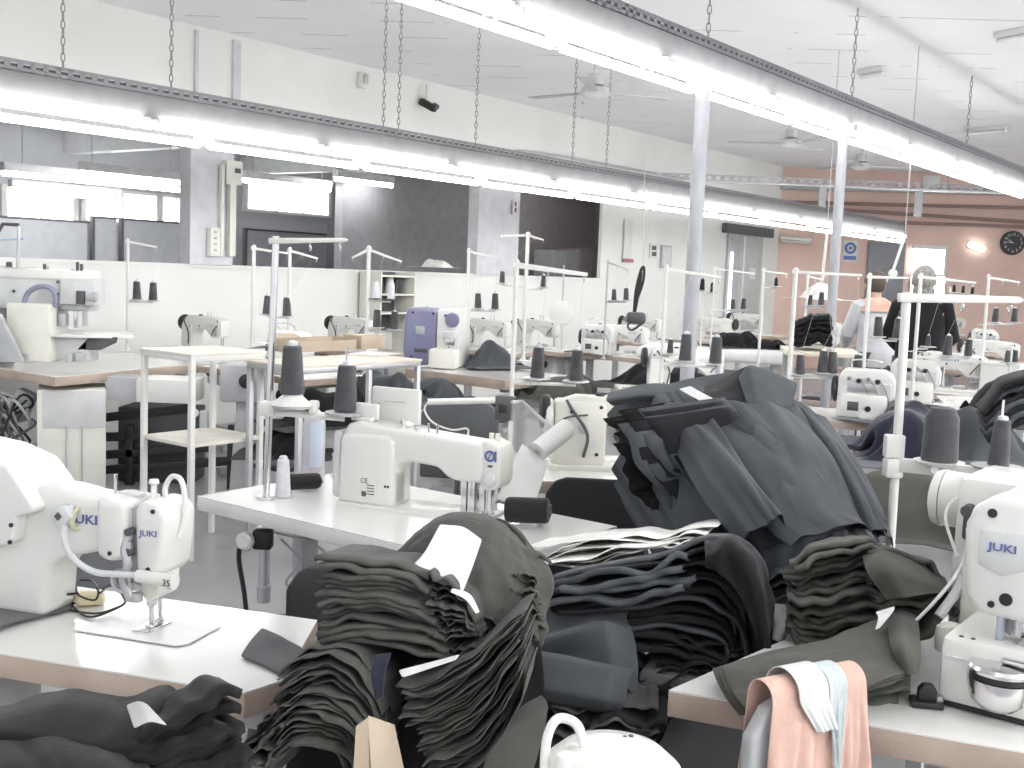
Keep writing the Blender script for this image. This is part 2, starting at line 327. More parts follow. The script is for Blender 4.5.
# ================================================================ light rails
def chainmesh(L, s=1.0):
    b = MB(); n = max(2, int(L/(.05*s)))
    for i in range(n):
        z = (i+.5)*L/n; w = .012*s; h = L/n*.62; ax = i % 2
        pts = []
        for k in range(9):
            a = 2*math.pi*k/8; u = w*math.cos(a); v = h*math.sin(a)
            pts.append((u if ax else 0, 0 if ax else u, z+v))
        b.tube(pts, .0038*s, 4, cap=False)
    return b
def chain(pt, L, lab, s=1.0):
    o = chainmesh(L, s).obj('chain', mat('chain_grey', (.34, .34, .34), .5, metal=.4)); o.location = pt; tag(o, lab, 'chain'); return o
def light_rail(lab, p, z, qa, qb, n, glow=None):
    L = qb-qa; t = thing('light_rail', lab, 'light rail', G(p, qa, z), -GA)   # local y runs along A
    MB().prism([(-.04, .05), (.04, .05), (.045, .19), (-.045, .19)], 0, L, .004, ax='y').obj('trunking', mat('rail_grey', (.31, .31, .315), .5), t)
    b = MB(); pitch = .07; k = int(L/pitch); z0, z1 = .19, .245          # slotted angle along the top
    for i in range(k+1):
        y = i*pitch; b.box((.055, y, (z0+z1)/2), (.004, pitch*.45, z1-z0)); b.box((.033, y, z1), (.044, pitch*.45, .004))
    for zz in (z0+.009, z1-.009): b.box((.055, L/2, zz), (.004, L, .018))
    for xx in (.05, .015): b.box((xx, L/2, z1), (.012, L, .004))
    b.obj('slotted_angle', mat('slotted_steel', (.30, .30, .31), .5, metal=.4), t)
    MB().box2((-.05, 0, .19), (.047, L, .225)).obj('slot_backing', DGREY, t)
    ln = L/n
    for i in range(n):
        for s in (0, 1, 2):  # third row sits unseen behind the trunking, added to light wall and ceiling
            y0 = i*ln+.05+(.3*ln if s == 1 else 0); y1 = min(y0+ln-.08, L-.03); x, zz = ((.055, .03), (.0, -.05), (-.055, .03))[s]
            if y1-y0 < .3: continue
            MB().cyl((x, y0, zz), (x, y1, zz), .021, seg=10).obj('lit_tube', glow or GLOW, t)
            for y in (y0, y1): MB().box((x*.85 if s != 1 else x, y, zz+(.02 if s == 1 else 0)), (.07 if s != 1 else .05, .035, .05 if s != 1 else .07), .006).obj('lamp_holder', ENAMEL, t)
    return t
# rows run parallel to the left wall
zR, zL = 2.60, 2.23
qa, _ = onwall(-60, 100, -5.65); 
RR = light_rail('long lamp row with twin lit tubes hung near camera, upper right', -3.08, zR, 1.2, 13.4, 9)
LL = light_rail('long lamp row with twin lit tubes hung along left parapet', -5.62, zL, 1.2, 17.2, 12)
light_rail('unseen lamp row added overhead above the foreground tables', -.35, zR+.3, -1.5, 12.5, 9, mat('overhead_fill_tube', (1, 1, 1), .4, emit=4.0, var=0))  # out of view, added as fill light for the foreground
light_rail('unseen lamp row added over the right side of the hall', 2.6, zR+.3, -1.5, 16.0, 10, FILL_GLOW)  # out of view, added to brighten the ceiling and end wall
light_rail('unseen lamp row added over the far right side of the hall', 5.6, zR+.3, -1.5, 18.0, 10, FILL_GLOW)  # likewise added outside the view for more light at the far end
def rail_chain(px, py, p, z, lab, s=1):
    q, _ = onwall(px, py, p); pt = G(p, q, z+.245); chain(pt, CZ-z-.245, lab, s)
for px, py, lab in ((63, 80, 'first chain from left holding left lamp row'), (171, 100, 'second chain from left holding left lamp row'), (383, 137, 'third chain from left holding left lamp row'),
                    (398, 140, 'thin chain just right of the thick third chain over left lamp row'), (475, 155, 'chain right of the camera dome over left lamp row'), (572, 168, 'chain left of ceiling fan over left lamp row'), (606, 173, 'chain right of ceiling fan over left lamp row')):
    rail_chain(px, py, -5.62, zL, lab, .85)
for px, py, lab in ((707, 55, 'heavy chain holding lamp row above the round steel post'), (851, 108, 'heavy chain in the middle of the upper right lamp row'), (966, 152, 'chain at the right end of upper right lamp row')):
    rail_chain(px, py, -3.08, zR, lab, .95)
# round steel posts under the right rail
for px, r, lab in ((697, .042, 'tall round grey steel post, the nearer and thicker one'), (839, .036, 'tall round grey steel post, the farther one')):
    q, _ = onwall(px, 200, -3.08)
    t = thing('steel_post', lab, 'post', G(-3.08, q))
    MB().cyl((0, 0, 0), (0, 0, zR+.02), r, seg=20).obj('shaft', mat('post_grey', (.40, .41, .43), .5), t)
    MB().lathe([(r+.06, 0), (r+.06, .012), (r+.01, .014), (r+.005, .03)], seg=20).obj('base_plate', GREYP, t)
    MB().box((0, 0, zR+.02), (.12, .12, .02), .003).obj('top_plate', GREYP, t)
# cross rail toward the end wall
a = D(660, 183, RW-4.5); c = D(1060, 192, RW-4.5); z = (a.z+c.z)/2
t = thing('cable_tray', 'grey slotted cable tray crossing the hall before pink wall', 'cable tray', (a.x, a.y, z))
b = MB()
for i in range(int((c.x-a.x+2)/.12)): b.box((i*.12, 0, .05), (.06, .006, .06))
b.box(((c.x-a.x)/2+1, 0, .015), (c.x-a.x+2, .006, .02)); b.box(((c.x-a.x)/2+1, 0, .085), (c.x-a.x+2, .006, .02)); b.obj('slotted_side', GREYP, t)
MB().box(((c.x-a.x)/2+1, .06, .0), (c.x-a.x+2, .12, .02)).obj('tray', ALU, t)
for px in (823, 920):
    pt = D(px, 200, RW-4.5); MB().box((pt.x-a.x, .05, -.18), (.09, .05, .36)).obj('bracket', GREYP, t)
for px in (700, 950): pt = D(px, 180, RW-4.5); MB().cyl((pt.x-a.x, .06, .02), (pt.x-a.x, .06, CZ-z), .012, seg=6).obj('hanger', GREYP, t)
# ceiling fans
def fan(px, py, lab, a0):
    pt = P(px, py, CZ-.42); t = thing('ceiling_fan', lab, 'fan', pt)
    MB().cyl((0, 0, .05), (0, 0, .42), .015, seg=8).obj('rod', ENAMEL, t)
    MB().lathe([(.02, .16), (.07, .15), (.075, .06), (.02, .05)], seg=16).obj('canopy', LGREY, t)
    MB().lathe([(.03, .05), (.12, .03), (.13, -.02), (.08, -.05), (.01, -.055)], seg=20).obj('motor', LGREY, t)
    for k in range(3):
        b = MB(); b.m = Matrix.Rotation(a0+k*2*math.pi/3, 4, 'Z'); b.prism([(.1, -.03), (.7, -.065), (.72, .05), (.1, .035)], -.006, .002, ax='z'); b.obj('blade', GREYP if k else LGREY, t)
fan(595, 92, 'nearest white ceiling fan, above the middle of the hall', R(20)); fan(791, 143, 'small ceiling fan just left of the farther post', R(50)); fan(861, 166, 'white ceiling fan beyond the post, low over pink wall', R(5))
# security camera and detector on the upper wall
q, z = onwall(427, 100, WP+.1); t = thing('security_camera', 'black security camera on white bracket under the ceiling edge', 'camera', G(WP, q, z), -GA)
MB().box2((0, -.02, .02), (.1, .02, .05)).box2((.08, -.015, .02), (.11, .015, .16)).obj('bracket', ENAMEL, t)
b = MB(); b.m = Matrix.Rotation(R(25), 4, 'Y'); b.box((.13, 0, 0), (.22, .08, .075), .015); b.obj('housing', BLACK, t); MB().cyl((.2, 0, -.06), (.25, 0, -.085), .03).obj('lens', DGREY, t)
q, z = onwall(364, 80, WP+.05); t = thing('alarm_sensor', 'white motion sensor box high on the left wall', 'sensor', G(WP, q, z), -GA)
MB().box2((0, -.05, -.08), (.06, .05, .08), .015).obj('case', ENAMEL, t); MB().box2((.06, -.03, -.04), (.09, .03, .06), .012).obj('window', ALU, t)
# lamps on ceiling
for px, py, L_, lab in ((987, 129, .6, 'white ceiling batten at right, near the last chain'), (872, 71, .3, 'short white ceiling batten beside middle chain'), (1016, 33, .35, 'short grey ceiling batten at the upper right corner')):
    pt = P(px, py, CZ-.03); t = thing('ceiling_batten', lab, 'lamp', (pt.x, pt.y, CZ-.07), R(-60))
    MB().box((0, 0, .045), (L_, .09, .05), .01).obj('batten', LGREY, t); MB().cyl((-L_*.45, 0, .0), (L_*.45, 0, .0), .02, seg=10).obj('tube', ENAMEL, t)
# clock on the pink wall
pt = rp(1012, 243); t = thing('wall_clock', 'round black wall clock with white numerals on pink wall', 'clock', (pt.x, RW, pt.z))
b = MB(); b.lathe([(.19, 0), (.21, .01), (.21, .045), (.195, .05)], seg=40, ax=(0, -1, 0)); b.obj('case', BLACK, t)
MB().lathe([(.19, .05), (.19, .052)], seg=40, ax=(0, -1, 0)).obj('dial', mat('clock_dial', (.03, .03, .032), .5), t)
b = MB(); fr = frame((1, 0, 0), (0, 0, 1))
for h in range(1, 13):
    a = R(90-30*h); b.text(str(h), .065, fr((.148*math.cos(a), -.055, .148*math.sin(a))), .001)
b.obj('numerals', PAPER, t)
b = MB()
for a, L_, w in ((R(150), .10, .012), (R(175), .14, .009)): b.tube([(0, -.058, 0), (L_*math.cos(a), -.058, L_*math.sin(a))], w/2, 6)
b.obj('hands', PAPER, t)
# notices, lamp on pink wall
pt = rp(850, 251); t = thing('safety_sign', 'white safety sign with a blue disc on pink wall', 'sign', (pt.x, RW-.01, pt.z))
MB().box((0, 0, 0), (.26, .01, .36)).obj('plate', PAPER, t); MB().cyl((0, -.006, .05), (0, -.012, .05), .105, seg=28).obj('blue_disc', mat('sign_blue', (.12, .2, .42), .5), t)
MB().box((0, -.008, -.12), (.22, .006, .07)).obj('blue_panel', MATS['sign_blue'], t)
MB().ring((0, -.014, .05), .045, .012, (0, 1, 0), 16).obj('symbol', PAPER, t)
pt = rp(976, 247); t = thing('wall_lamp', 'small glowing bulkhead lamp on pink wall left of clock', 'lamp', (pt.x, RW, pt.z))
MB().box((0, -.04, 0), (.3, .08, .09), .02, rot=(0, R(18), 0)).obj('diffuser', mat('bulkhead_glow', (1, .97, .9), .5, emit=5, var=0), t); MB().box((0, -.01, 0), (.33, .02, .12), .005, rot=(0, R(18), 0)).obj('back_box', ENAMEL, t)
pt = rp(795, 239); pt.y = RW-.05
t = thing('wall_batten', 'unlit white batten lamp on pink wall beside the corner', 'lamp', pt); MB().box((0, 0, 0), (.55, .06, .07), .01, rot=(0, R(3), 0)).obj('body', ENAMEL, t); MB().cyl((-.25, -.03, -.05), (.25, -.03, -.07), .018).obj('tube', ENAMEL2, t)
# annex tubes
for k, (xa, ya, xb, yb, pp) in enumerate(((2, 181, 186, 191, AP+2.5), (10, 190, 120, 199, AP+1.6), (80, 173, 188, 187, AP+3.2), (335, 181, 392, 186, AP+3.5), (243, 181, 330, 190, AP+3.0))):
    q0, z0 = onwall(xa, ya, pp); q1, z1 = onwall(xb, yb, pp); z = max(z0, z1)
    t = thing('annex_lamp', ['long lit lamp row beyond parapet at far left', 'short lit lamp under the long row beyond parapet', 'lit lamp left of the wide pillar beyond parapet', 'lit lamp right of the wide pillar under lamp row', 'dim lamp just right of the wide pillar'][k], 'lamp', G(pp, q0, z), -GA)
    MB().cyl((0, 0, 0), (0, q1-q0, 0), .025, seg=8).obj('lit_tube', mat('annex_tube', (1, 1, 1), .4, emit=20, var=0), t); MB().box2((-.05, 0, .03), (.05, q1-q0, .12)).obj('trunking', LGREY, t)
    b = MB()
    for f in (.1, .9): b.cyl((0, (q1-q0)*f, .12), (0, (q1-q0)*f, 3.15-z), .006, seg=5)
    b.obj('hanger', GREYP, t)
t = thing('annex_lamp', 'unseen lamp added above the second opening to brighten the annex room', 'lamp', G(AP+4.6, 13.2, 2.9), -GA)  # added out of sight behind the lintel to lift the dark room
MB().cyl((0, 0, 0), (0, 1.5, 0), .02, seg=8).obj('lit_tube', mat('annex_tube', (1, 1, 1)), t); MB().box2((-.05, 0, .03), (.05, 1.5, .18)).obj('trunking', LGREY, t)
# ================================================================ daylight
w = bpy.data.worlds.new('sky'); SC.world = w; w.use_nodes = True
w.node_tree.nodes['Background'].inputs[0].default_value = (.95, .97, 1, 1); w.node_tree.nodes['Background'].inputs[1].default_value = .6
SC.view_settings.exposure = .95
# ================================================================ furniture and machines
def outl(pts): return [(p[0], p[1]) for p in pts]
def sewing_table(label, pts, z=.76, th=.045, edge=None, legs=None, group=None, motor=None, name='sewing_table', rz=0, top=None):
    """pts: world outline (ccw) of the top."""
    c = Vector((sum(p[0] for p in pts)/len(pts), sum(p[1] for p in pts)/len(pts), 0))
    t = thing(name, label, 'table', c, rz, group); M = Matrix.Rotation(-rz, 4, 'Z')
    loc = [M @ (Vector((p[0], p[1], 0))-c) for p in pts]; o = outl(loc)
    MB().prism(o, z-th, z-.003, .003, ax='z').obj('tabletop', edge or WOODE, t)
    MB().prism([(x*.998, y*.998) for x, y in o], z-.003, z, 0, ax='z').obj('laminate', top or LAMIN, t)
    xs = [p[0] for p in o]; ys = [p[1] for p in o]
    lx = (max(xs)-min(xs))*.36; ly = (max(ys)-min(ys))*.36
    for s in ((-1, 1) if legs is None else ()):
        x = s*lx
        b = MB(); b.box((x, 0, (z-th)/2+.03), (.05, .07, z-th-.06), .006); b.box((x, 0, .03), (.06, ly*2, .04), .008); b.box((x, 0, z-th-.02), (.05, ly*1.7, .035), .004)
        for e in (-1, 1): b.cyl((x, e*ly*.9, 0), (x, e*ly*.9, .015), .022, seg=10)
        b.obj('leg', GREYP, t)
    if legs is None: MB().box((0, -ly*.2, .16), (lx*2-.05, .05, .03), .004).obj('crossbar', GREYP, t)
    b = MB(); b.box((0, ly*.1, .10), (.32, .24, .012), .004); b.box((0, ly*.1+.0, .085), (.3, .22, .012), 0); (b.obj('treadle', DGREY, t) if legs is None else None)
    if motor: MB().box((lx*motor, 0, z-th-.11), (.16, .26, .19), .02).obj('motor_box', LGREY, t); MB().cyl((lx*motor-.02, -.13, z-th-.1), (lx*motor-.02, -.16, z-th-.1), .035).obj('gauge', BLACK, t)
    return t
def gtable(cx, cy, rz, W, Dp, label, group=None, cham=0, **k):
    M = Matrix.Translation((cx, cy, 0)) @ Matrix.Rotation(rz, 4, 'Z'); h, d, c = W/2, Dp/2, cham
    o = [(-h, -d), (h, -d), (h, d), (-h, d)] if not c else [(-h, -d), (h-c, -d), (h, -d+c), (h, d), (-h, d)]
    return sewing_table(label, [M @ Vector((x, y, 0)) for x, y in o], rz=rz, group=group, **k)
def lockstitch(label, loc, rz, group=None, m=ENAMEL, logo=None, big=False, name='sewing_machine', wheel=True, cat='sewing machine'):
    t = thing(name, label, cat, loc, rz, group)
    MB().box((-.19, 0, -.004), (.50, .17, .022), .006).obj('bed', m, t)
    b = MB(); b.prism([(-.43, .005), (-.43, .20), (-.405, .245), (-.34, .268), (-.04, .262), (.04, .252), (.052, .23), (.052, .118), (.035, .10), (-.055, .10), (-.085, .125), (-.13, .16), (-.23, .163), (-.265, .145), (-.285, .105), (-.29, .005)], -.052, .052, .016, seg=3)
    b.obj('body', m, t)
    MB().box((-.36, 0, .10), (.135, .128, .19), .018).obj('column_cover', m, t)
    MB().box((.055, 0, .18), (.012, .088, .125), .005).obj('face_plate', m, t)
    if wheel:
        MB().lathe([(.02, 0), (.062, .006), (.068, .02), (.062, .036), (.03, .044)], (-.435, 0, .20), 24, (-1, 0, 0)).obj('hand_wheel', BLACK, t)
    MB().cyl((.015, 0, .11), (.015, 0, .025), .005, seg=10).cyl((.015, 0, .03), (.015, 0, .004), .0015, seg=6).obj('needle_bar', STEEL, t)
    MB().cyl((.015, .02, .11), (.015, .02, .02), .004, seg=8).box((.012, .008, .012), (.014, .04, .006), .002).obj('presser_foot', STEEL, t)
    MB().box((.015, 0, .008), (.05, .11, .003), .001).obj('needle_plate', STEEL, t)
    b = MB(); b.lathe([(.006, 0), (.017, .003), (.017, .007), (.008, .012), (.012, .02), (.006, .025)], (-.01, .052, .16), 14, (0, 1, 0)); b.obj('tension_dial', STEEL, t)
    b = MB(); b.lathe([(.024, 0), (.024, .010), (.018, .014), (.004, .015)], (-.31, -.063, .15), 18, (0, -1, 0)); b.obj('stitch_dial', LGREY, t)
    b = MB(); b.box((-.1, -.066-.0, .0), (.0, 0, 0)); 
    for x in (-.12, -.16): MB().cyl((x, 0, .26), (x, 0, .30), .003, seg=6).ball((x, 0, .30), .006, n=4).obj('thread_pin', STEEL, t)
    MB().lathe([(.014, 0), (.018, .006), (.016, .014), (.004, .016)], (-.25, 0, .262), 12).obj('oil_cap', BLACK if not big else LGREY, t)
    for x, y, z in ((-.40, -.052, .22), (-.33, -.064, .04), (.03, -.052, .235), (-.2, -.052, .185), (-.31, -.064, .18)): MB().cyl((x, y, z), (x, y-.002, z), .007, seg=10).obj('screw', BLACK, t)
    MB().tube([(-.38, -.05, .25), (-.36, -.08, .22), (-.30, -.085, .13), (-.31, -.075, .04)], .006, 6, 14).obj('cable', GREYP if big else DGREY, t)
    MB().box((.02, -.058, .15), (.03, .014, .07), .004).obj('take_up_cover', GREYP, t); MB().tube([(.03, -.055, .2), (.0, -.07, .16), (-.03, -.06, .12)], .005, 6, 10).obj('finger_guard', DGREY, t)
    MB().box((-.06, -.054, .20), (.09, .004, .022)).obj('name_strip', LGREY, t)
    MB().box((-.1, -.02, .02), (.09, .06, .03), .008).obj('edge_guide', ALU, t)
    if logo: MB().text(logo, .045, frame((1, 0, 0), (0, 0, 1))((-.16, -.0535, .215))).obj('maker_logo', BLUE, t)
    return t
def overlock(label, loc, rz, group=None, m=ENAMEL, name='overlock_machine'):
    t = thing(name, label, 'sewing machine', loc, rz, group)
    b = MB(); b.prism([(-.17, 0), (-.17, .23), (-.14, .27), (.08, .27), (.12, .24), (.14, .2), (.14, .12), (.10, .10), (.10, 0)], -.08, .08, .014, seg=3); b.obj('body', m, t)
    MB().box((-.03, -.10, .07), (.25, .06, .13), .015).obj('looper_cover', m, t)
    MB().box((.06, -.10, .005), (.2, .16, .01), .003).obj('cloth_plate', STEEL, t)
    for k in range(4):
        MB().lathe([(.005, 0), (.014, .002), (.014, .008), (.007, .02), (.009, .03)], (-.11+.05*k, -.08, .22-.012*(k % 2)), 12, (0, -1, 0)).obj('tension_dial', BLACK if k % 2 else STEEL, t)
    MB().lathe([(.02, 0), (.07, .005), (.075, .02), (.06, .035), (.02, .04)], (-.17, 0, .15), 20, (-1, 0, 0)).obj('hand_wheel', BLACK, t)
    MB().cyl((.1, -.09, .2), (.1, -.09, .03), .005, seg=8).box((.1, -.1, .02), (.02, .05, .008), .002).obj('presser_foot', STEEL, t)
    MB().box((-.04, -.084, .17), (.16, .01, .05), .004).obj('thread_guide_plate', ALU, t); MB().box((.09, -.085, .15), (.05, .02, .10), .006).obj('needle_cover', LGREY, t)
    MB().box((-.08, -.131, .07), (.06, .004, .05), .002).obj('looper_window', DGREY, t); MB().cyl((.0, -.13, .06), (.0, -.136, .06), .016).obj('lock_knob', BLACK, t)
    for x in (-.05, .0, .05): MB().tube([(x, -.088, .22), (x+.03, -.1, .17), (x+.06, -.1, .1)], .0018, 5, 8).obj('thread', DGREY, t)
    MB().tube([(-.1, -.02, .27), (-.1, -.05, .32), (.05, -.05, .32), (.05, -.02, .27)], .004, 6, 14).obj('thread_guide', STEEL, t)
    return t
# thread cones ----------------------------------------------------------------
CONEPROTO = {}
def cone(loc, h, color, label, group=None, fat=1.0, bare=False):
    """a wound thread cone standing at loc, h metres tall"""
    key = (color, round(fat, 2))
    ym = {'d': YARN, 'b': YARNB, 'w': YARNW}[color]
    if key not in CONEPROTO:
        a = MB().lathe([(.012, 0), (.31*fat, .0), (.33*fat, .02), (.25*fat, .93), (.21*fat, .96), (.10, .965)], seg=24); c = MB().lathe([(.11, .95), (.10, 1.03), (.06, 1.05), (.02, 1.05)], seg=12)
        o1 = a.obj('x', ym); o2 = c.obj('x', LGREY if color != 'b' else DGREY); CONEPROTO[key] = (o1.data, o2.data); bpy.data.objects.remove(o1); bpy.data.objects.remove(o2)
    t = thing('thread_cone', label, 'thread cone', loc, 0, group)
    for nm, me in zip(('yarn', 'core'), CONEPROTO[key]):
        o = bpy.data.objects.new(nm, me); COL.objects.link(o); o.parent = t; o.scale = (h, h, h)
    t.rotation_euler = (R(random.uniform(-2, 2)), R(random.uniform(-2, 2)), random.uniform(0, 6)); return t
random.seed(5)
# thread stands ----------------------------------------------------------------
def stand_px(top, Z, arms, cones, label, clabels, base=.76, r=.008, m=None, group=None, cgroup=None, armr=.006, cat='thread stand'):
    """top: pixel of the pole's head; arms: end pixels of the guide bars; cones: (px, py of the foot, height px, colour)"""
    m = m or WPAINT; pt = D(*top, Z); t = thing('thread_stand', label, cat, (pt.x, pt.y, base)); H = pt.z-base; s = Z/F
    b = MB(); b.cyl((0, 0, 0), (0, 0, H), r, seg=10).ball((0, 0, H), r*1.25, n=5); b.obj('pole', m, t)
    MB().lathe([(r*3.2, 0), (r*3.2, .006), (r*1.6, .01), (r*1.3, .03)], seg=14).obj('foot', m, t)
    for e in arms:
        q = D(*e, Z); q.z = min(q.z, pt.z+.03); v = Vector((q.x-pt.x, q.y-pt.y, q.z-pt.z-.012)); L = v.length
        b = MB(); b.m = Matrix.Translation((0, 0, H-.012)) @ v.to_track_quat('X', 'Z').to_matrix().to_4x4()
        b.prism([(-r*1.5, -armr*1.6), (L, -armr*1.2), (L, armr*.9), (-r*1.5, armr*1.6)], -armr*1.5, armr*1.5, .002); 
        b.obj('thread_bar', m, t)
        for f in (.45, .95):
            MB().ring(tuple(Vector((0, 0, H-.012-.02))+v*f), .010, .0018, (1, 0, 0), 10, 5).obj('thread_eye', STEEL, t)
    pins = []
    if cones:
        zs = [D(px, py, Z).z for px, py, h, c in cones]; 
        for (px, py, h, c), lab in zip(cones, clabels):
            q = D(px, py, Z); loc = (q.x-pt.x, q.y-pt.y, q.z-base)
            hh = h*s
            b = MB(); b.lathe([(.012, 0), (.05, -.002), (.052, -.006), (.012, -.012)], loc, 18); b.obj('spool_disc', ALU if c != 'w' else DGREY, t)
            b = MB(); b.cyl((loc[0], loc[1], loc[2]-.012), (loc[0], loc[1], loc[2]+hh*1.12), .0035, seg=6); b.obj('spool_pin', STEEL, t)
            MB().tube([(0, 0, loc[2]-.02), (loc[0], loc[1], loc[2]-.018)], .007, 6).obj('spool_arm', m, t)
            cone((q.x, q.y, q.z+.001), hh, c, lab, cgroup, fat=.72)
            # thread running up to the bar
            if arms:
                e = arms[0] if len(arms) == 1 or px >= top[0] else arms[-1]
                ex = D(*e, Z); v = Vector((ex.x-pt.x, ex.y-pt.y, 0)); f = .45 if (len(pins) % 2 == 0) else .95
                MB().tube([(loc[0], loc[1], loc[2]+hh*1.1), (v.x*f, v.y*f, H-.03)], .0007, 4).obj('thread', LGREY, t)
            pins.append(q)
    return t
# ---------------------------------------------------------------- near table with the white machine, left
f1 = P(244, 693, .76); d1 = (f1-P(0, 653, .76)).normalized(); e1 = P(284, 680, .76)
r1 = e1+(P(318, 620, .76)-e1)*1.0
T1 = sewing_table('white topped sewing table with plywood edge, under the left machine', [f1-d1*1.35, f1, e1, r1, r1-d1*1.5], rz=-R(17), th=.048, motor=-.5)
MB().box((-.42, .02, .655), (.42, .24, .10), .02).obj('oil_pan', DGREY, T1); MB().box((-.12, .0, .60), (.14, .2, .2), .02).obj('motor_box', LGREY, T1); MB().cyl((-.2, -.08, .62), (-.2, -.14, .62), .05).obj('pulley', BLACK, T1)
rz1 = -R(17)
n1 = P(153, 627, .76)
M1 = thing('sewing_machine', 'large white sewing machine with rounded rear cover on plywood edged table, far left', 'sewing machine', (n1.x, n1.y, .762), rz1)
b = MB(); b.prism([(-.44, .0), (-.44, .26), (-.40, .275), (-.20, .268), (-.10, .256), (-.075, .245), (-.07, .16), (-.13, .142), (-.185, .13), (-.215, .10), (-.225, .0)], -.05, .055, .016, seg=3); b.obj('arm_and_column', ENAMEL, M1)
b = MB(); b.prism([(-.60, .10), (-.60, .335), (-.52, .352), (-.36, .335), (-.285, .312), (-.262, .29), (-.215, .235), (-.225, .222), (-.262, .212), (-.27, .16), (-.29, .15), (-.34, .14), (-.40, .10)], -.082, .07, .022, seg=4); b.obj('rear_cover', ENAMEL, M1)
b = MB(); b.prism([(-.52, .25), (-.52, .315), (-.44, .318), (-.35, .305), (-.30, .272), (-.32, .25)], -.086, -.080, .004); b.obj('cover_panel', ENAMEL2, M1)
b = MB(); b.prism([(-.085, .15), (-.085, .268), (-.02, .262), (-.018, .21), (-.022, .15), (-.055, .14)], -.07, .045, .014, seg=3); b.obj('head_cover', ENAMEL, M1)
b = MB(); b.prism([(-.02, .10), (-.02, .25), (0, .258), (.0, .09)], -.045, .045, .006); b.obj('head_core', GREYP, M1)
b = MB(); b.prism([(.0, .13), (-.004, .25), (.012, .268), (.05, .262), (.066, .24), (.062, .20), (.055, .135), (.045, .118), (.015, .112)], -.06, .05, .014, seg=3); b.obj('face_plate', ENAMEL, M1)
b = MB(); b.prism([(-.002, .125), (.045, .125), (.040, .075), (.018, .062), (.0, .08)], -.045, .03, .008); b.obj('needle_housing', ENAMEL2, M1)
b = MB(); b.cyl((.004, -.01, .09), (.004, -.01, .012), .0055, seg=10).cyl((.004, -.01, .015), (.004, -.01, .0), .0016, seg=6).box((.004, -.01, .06), (.016, .016, .03), .003); b.obj('needle_bar', STEEL, M1)
b = MB(); b.cyl((.008, .012, .09), (.008, .012, .012), .004, seg=8).box((.006, -.004, .008), (.016, .045, .006), .002).box((.014, -.004, .014), (.004, .03, .012), .001); b.obj('presser_foot', STEEL, M1)
b = MB(); b.tube([(-.015, -.055, .20), (-.022, -.062, .17), (-.012, -.066, .14), (-.022, -.066, .11), (-.01, -.062, .075)], .009, 8, 14).box((-.018, -.06, .17), (.022, .012, .03), .003).ring((-.03, -.06, .105), .020, .006, (0, 1, 0), 14).box((-.005, -.055, .075), (.03, .02, .02), .004); b.obj('lifter_linkage', ALU, M1)
for z in (.205, .165): MB().cyl((-.012, -.052, z), (-.012, -.068, z), .008, seg=12).obj('screw', DGREY, M1)
b = MB(); b.tube([(-.148, -.08, .205), (-.135, -.095, .18), (-.11, -.10, .15), (-.07, -.095, .128), (-.03, -.085, .125), (.02, -.075, .126)], .0065, 8, 22); b.obj('hose', LGREY, M1)
b = MB(); b.cyl((.015, -.072, .124), (.095, -.072, .122), .0125, seg=14).cyl((.085, -.072, .122), (.098, -.072, .122), .016, seg=16); b.obj('air_cylinder', ENAMEL, M1)
MB().text('35', .018, frame((1, 0, 0), (0, 0, 1))((.09, -.0885, .122)), .0004).obj('number_mark', BLACK, M1)
b = MB(); b.lathe([(.022, 0), (.025, .01), (.022, .026), (.010, .03)], (-.158, -.055, .222), 6, (0, -1, .1)); b.obj('hose_valve', LGREY, M1)
MB().box((-.158, -.085, .225), (.012, .004, .012), 0, rot=(0, R(45), 0)).obj('valve_mark', DGREY, M1)
MB().ring((-.138, -.05, .215), .020, .005, (1, 0, 0), 14).obj('yellow_ring', mat('yellowed_ring', (.62, .60, .40), .5), M1)
MB().text('JUKI', .026, frame((1, 0, .02), (0, 0, 1))((-.124, -.051, .215)), .0006, .02, 1.3).obj('maker_logo', BLUE, M1)
MB().text('JUKI', .017, frame((1, 0, .05), (0, 0, 1))((.03, -.0605, .205)), .0004, .015, 1.25).obj('face_logo', BLUE, M1)
MB().ring((.03, -.06, .205), .024, .0006, (0, 1, 0), 26, 4).obj('logo_circle', LGREY, M1)
b = MB(); b.lathe([(.012, 0), (.012, .006), (.006, .01), (.006, .026), (.011, .03), (.009, .037), (.003, .038)], (.0, 0, .262), 14); b.obj('tension_stud', ENAMEL, M1)
MB().tube([(.028, .0, .258), (.026, 0, .285), (.04, 0, .308), (.06, 0, .305), (.070, 0, .275), (.069, 0, .225), (.064, -.01, .19)], .0055, 8, 24).obj('take_up_guard', ENAMEL, M1)
for x, z in ((-.272, .195), (-.275, .16), (.03, .135), (.04, .25), (-.05, .16), (-.47, .2), (-.33, .205)): MB().cyl((x, -.0815 if x < -.25 else (-.0695 if x < -.04 else -.0595), z), (x, -.085 if x < -.25 else (-.072 if x < -.04 else -.062), z), .0045, seg=12).obj('screw', BLACK, M1)
for x in (-.365, -.375): MB().box((x, -.084, .215), (.004, .003, .018)).obj('slot', GREYP, M1)
MB().cyl((-.09, .0, .258), (-.09, 0, .30), .003, seg=8).obj('thread_pin', STEEL, M1)
MB().box((-.05, .0, .266), (.05, .03, .008), .003).obj('oil_window', LGREY, M1)
b = MB(); b.prism([(-.12, -.085), (.11, -.085), (.125, -.065), (.125, .05), (-.12, .05)], .0, .0015, 0, ax='z'); b.obj('bed_plate', mat('bed_grey', (.66, .66, .66), .25), M1)
MB().box((.004, -.008, .003), (.04, .075, .003), .001).obj('needle_plate', STEEL, M1)
